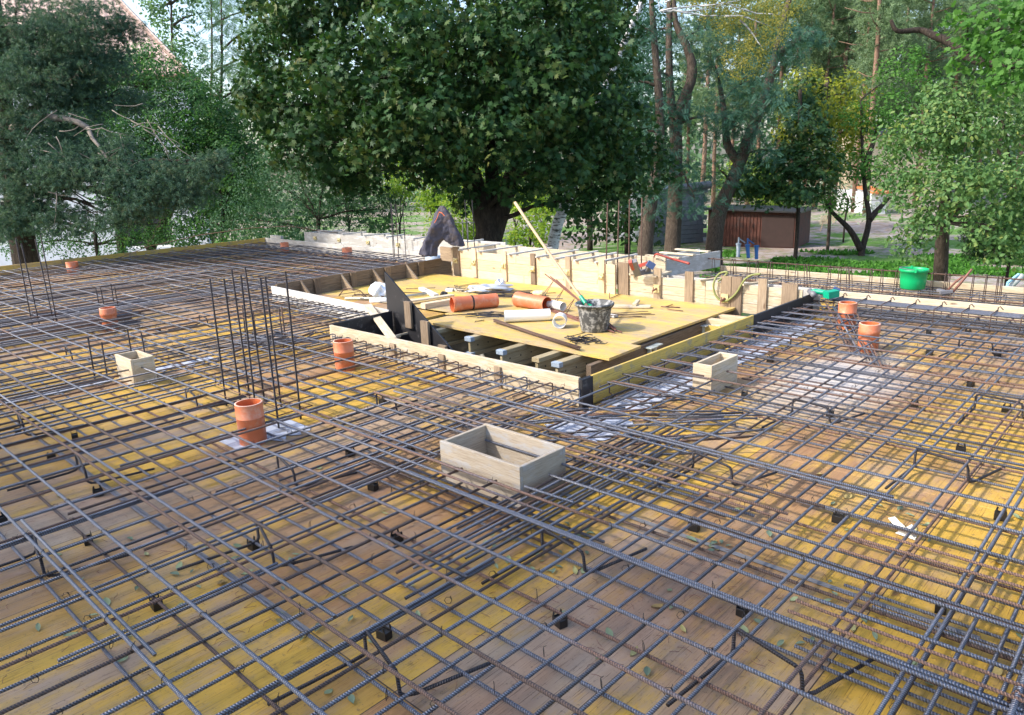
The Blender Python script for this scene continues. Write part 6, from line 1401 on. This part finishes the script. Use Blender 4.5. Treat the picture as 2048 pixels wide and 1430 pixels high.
mb = MB(); mb.prism([a+L*.62-n*.05+np.array([0, 0, GROUND+.05]), a+L*.97-n*.05+np.array([0, 0, GROUND+.05]), a+L*.97-n*.05+np.array([0, 0, zt-.3]), a+L*.62-n*.05+np.array([0, 0, zt-.25])], n*.03); mb.obj('door', M['darkmetal'], t)
mb = MB(); mb.prism([a-L*.03-n*.3+np.array([0, 0, zt]), b+L*.05-n*.3+np.array([0, 0, zt-.15]), b+L*.05-n*.3+np.array([0, 0, zt-.07]), a-L*.03-n*.3+np.array([0, 0, zt+.08])], n*3.6); mb.obj('roof', M['blackply'], t)
a, b, n = facade(AT(1302, 480, 42), AT(1408, 480, 43), 0, 0, 0); L = b-a; zt = GROUND+3.0
t = thing('block_building', (a[0], a[1], GROUND), 'grey block outbuilding with rounded roof edge behind the dark trunks', 'outbuilding')
mb = MB()
for r_ in range(12):
    for c_ in range(8):
        q0 = a+L*((c_+(.5 if r_ % 2 else 0)-.25)/8); q1 = a+L*((c_+(.5 if r_ % 2 else 0)+.72)/8)
        mb.plank(q0+np.array([0, 0, GROUND+.125+r_*.25]), q1+np.array([0, 0, GROUND+.125+r_*.25]), .2, .235)
mb.obj('block_courses', M['greyblock'], t)
mb = MB(); mb.prism([a+n*.12+np.array([0, 0, GROUND]), b+n*.12+np.array([0, 0, GROUND]), b+n*.12+np.array([0, 0, zt]), a+n*.12+np.array([0, 0, zt])], n*4); mb.obj('wall', M['greyblock'], t)
mb = MB(); mb.tube([a+L*.3-n*.2+np.array([0, 0, zt+.05]), b+L*.05-n*.2+np.array([0, 0, zt+.2])], .22, 10); mb.prism([a-n*.2+np.array([0, 0, zt]), b-n*.2+np.array([0, 0, zt]), b-n*.2+np.array([0, 0, zt+.1]), a-n*.2+np.array([0, 0, zt+.1])], n*4.4); mb.obj('roof', M['greytool'], t)
# far house with dark roof
def farhouse(label, px0, px1, ytop, ywall, ybot, d, wallc, roofc, name='house'):
    a = AT(px0, ywall, d); b = AT(px1, ywall, d); zt = a[2]; a = np.array([a[0], a[1], 0]); b = np.array([b[0], b[1], 0]); n = nrm(np.array([_f[0], _f[1], 0])); zr = AT(px0, ytop, d)[2]
    t = thing(name, (a[0], a[1], GROUND), label, 'house')
    mb = MB(); mb.prism([a+np.array([0, 0, GROUND]), b+np.array([0, 0, GROUND]), b+np.array([0, 0, zt]), a+np.array([0, 0, zt])], n*6); mb.obj('wall', wallc, t)
    L = b-a; e = .08
    mb = MB(); mb.prism([a-L*e-n*.6+np.array([0, 0, zt-.1]), b+L*e-n*.6+np.array([0, 0, zt-.1]), b-L*.05+n*3+np.array([0, 0, zr]), a+L*.05+n*3+np.array([0, 0, zr])], (0, 0, .15)); mb.obj('roof', roofc, t)
    return t
M['cream'] = plain('cream_render', (0.62, 0.50, 0.36), .9)
M['slate'] = plain('dark_blue_roof', (0.06, 0.07, 0.10), .6)
M['orangeroof'] = plain('orange_roof', (0.55, 0.17, 0.06), .7)
M['palewall'] = plain('pale_wall', (0.62, 0.62, 0.66), .9)
farhouse('far cream house with dark blue roof glimpsed behind the V-shaped tree', 1735, 1890, 248, 268, 400, 62, M['cream'], M['slate'])
farhouse('far pale building with orange roof behind the pear tree', 1744, 1774, 378, 385, 430, 56, M['palewall'], M['orangeroof'], 'outbuilding')
# rubble and pale things under the trees behind the back wall
M['palestone'] = plain('pale_rubble', (0.55, 0.50, 0.46), .9, var=.2)
for i, (px, py, s) in enumerate(((1150, 470, .5), (1165, 440, .45), (1125, 420, .4), (1190, 450, .35), (1215, 480, .3))):
    p = AT(px, py, 34); k_ = lump('rubble_bag', 'pale lumpy bag of rubble in the shade under the trees, %s' % ('nearest the birch foot', 'right of the birch', 'higher up behind the birch', 'left of the thin bars', 'low behind the thin bars')[i], 'bag', (p[0], p[1], p[2]), s, s*.8, s*.6, M['palestone'], i, .4)
mb = MB(); q = AT(1085, 440, 34); mb.prism([AT(1048, 440, 34), AT(1084, 412, 34), AT(1095, 420, 34), AT(1095, 470, 34), AT(1050, 470, 34)], nrm(_f)*.1); tag(mb.obj('pale_hut', M['palewall']), 'small pale gabled hut glimpsed left of the birch', 'hut')
# picket pile, shovel, tarp, blue pipes
t = thing('picket_panel', tuple(AT(1655, 440, 50)), 'leaning row of pale pickets left of the blue tarpaulin', 'fence')
for i in range(7): mb = MB(); p = AT(1641+i*4.4, 449-i*.5, 50); q = AT(1644+i*4.6, 431-i*.3, 50); mb.plank(p, q, .11, .03, tuple(_f)); mb.obj('picket', M['wood_fresh'], t)
a = AT(1638, 472, 46); b = AT(1647, 442, 46)
t = thing('spade', tuple(a), 'spade with orange handle standing in the bare earth', 'spade'); mb = MB(); mb.tube([a+(b-a)*.2, b], .03, 8); mb.tube([b-_right*.12, b+_right*.12], .03, 8); mb.obj('handle', M['oakhandle'], t); mb = MB(); mb.plank(a, a+(b-a)*.3, .2, .02, tuple(_f)); mb.obj('blade', M['greytool'], t)
M['tarp'] = plain('blue_tarpaulin', (0.02, 0.04, 0.16), .4, var=.3)
lump('tarpaulin', 'dark blue tarpaulin over a heap behind the V-shaped tree', 'tarpaulin', tuple(AT(1705, 432, 46)), 1.0, .8, .45, M['tarp'], 4, .3)
M['bluepipe'] = plain('blue_pipe', (0.03, 0.14, 0.40), .4)
for i, (x_, h0, h1) in enumerate(((1476, 514, 490), (1497, 516, 492), (1513, 518, 494))):
    mb = MB(); p, q = AT(x_, h0, 34), AT(x_+(1, -2, 0)[i], h1, 34); mb.tube([p, (p+q)/2, q], [.08, .08, .10], 10); mb.tube([q, q+np.array([0, 0, .08])], .12, 10)
    if i < 2: mb.tube([q, q+np.array([0, 0, .35])], .04, 6); mb.tube([q+np.array([0, 0, .3]), q+_right*.3+np.array([0, 0, .1])], .03, 6)
    tag(mb.obj('well_pipe', M['bluepipe'] if i != 0 else M['endcap']), ('pale blue capped well pipe, leftmost of three in the grass', 'blue well pipe with valve, middle of three in the grass', 'thick blue well pipe, rightmost of three in the grass')[i], 'well pipe')
# fence wire posts left of the maple trunk
mb = MB()
for px in (925, 935, 1000): mb.tube([gz(AT(px, 500, 26)), AT(px, 440, 26)], .02, 6)
mb.tube([AT(900, 446, 26), AT(1010, 444, 26)], .012, 5)
tag(mb.obj('wire_fence', M['greytool']), 'thin wire fence on posts left of the maple trunk', 'fence')
# weeds and grass at the right
def grass(px0, px1, py0, py1, n, h, mat, name='grass', label='short green weeds and grass beyond the narrow strip'):
    T = []
    for i in range(n):
        p = G(random.uniform(px0, px1), random.uniform(py0, py1), GROUND+.03); 
        if math.sin(p[0]*1.3)+math.sin(p[1]*1.7+1)+math.sin(p[0]*.4-p[1]*.6) < -.3: continue
        T.append(p)
    T = np.array(T); m_ = len(T); F = rotframes(rng.normal(size=(m_, 3))*.6+np.array([0, 0, .3]), rng.normal(size=(m_, 3))*.6+np.array([0, 0, 1.2]))
    o = instances(name, OVAL[0], OVAL[1], F, T, h*rng.uniform(.5, 1.3, m_), rng.random(m_), mat, None, np.zeros(3)); tag(o, label, name, None, 'stuff')
LM['grass'] = leafmat('grass_blade', [(0.04, 0.13, 0.02), (0.07, 0.21, 0.03), (0.12, 0.30, 0.05)], .35, .6)
grass(1400, 2120, 503, 575, 26000, .16, LM['grass'])
# trees outside the picture, behind and left of the camera, that shade the foreground
shade = [((-11.8, -11.2, 9.8), (2.6, 2.2, 2.2)), ((-8.6, -11.0, 10.4), (2.4, 2.2, 2.0)), ((-7, -10.6, 9.4), (2.2, 1.6, 1.6)), ((-10.4, -10.6, 9.2), (2.2, 1.6, 1.6)), ((-3.0, -10.3, 9.2), (2.2, 1.8, 1.8)), ((-5.4, -10.8, 9.9), (2.3, 2.0, 2.2)), ((-15.0, -11.5, 10), (2.4, 2.2, 2.4)), ((-10, -13.5, 12), (3.5, 2.6, 3.0)), ((-6.5, -13.5, 12.5), (3, 2.5, 3.)), ((-3.2, -12.6, 10.5), (2.4, 2.2, 2.4)), ((-18.5, -12, 10.5), (2.8, 2.4, 2.6))]
base = np.array([-9.5, -13.5, GROUND])
tree('shade_tree', 'broad leafy tree behind the left shoulder of the viewer, shading the foreground', 'tree', base, [(spline([base, base+np.array([.2, 0, 4]), base+np.array([0, .4, 8]), base+np.array([.3, 0, 13])]), .3)], shade, OVAL, .22, LM['left'], M['bark'], dens=1.5, csize=.3, back=1.0, inner=.5)
print('leaves', TOT)
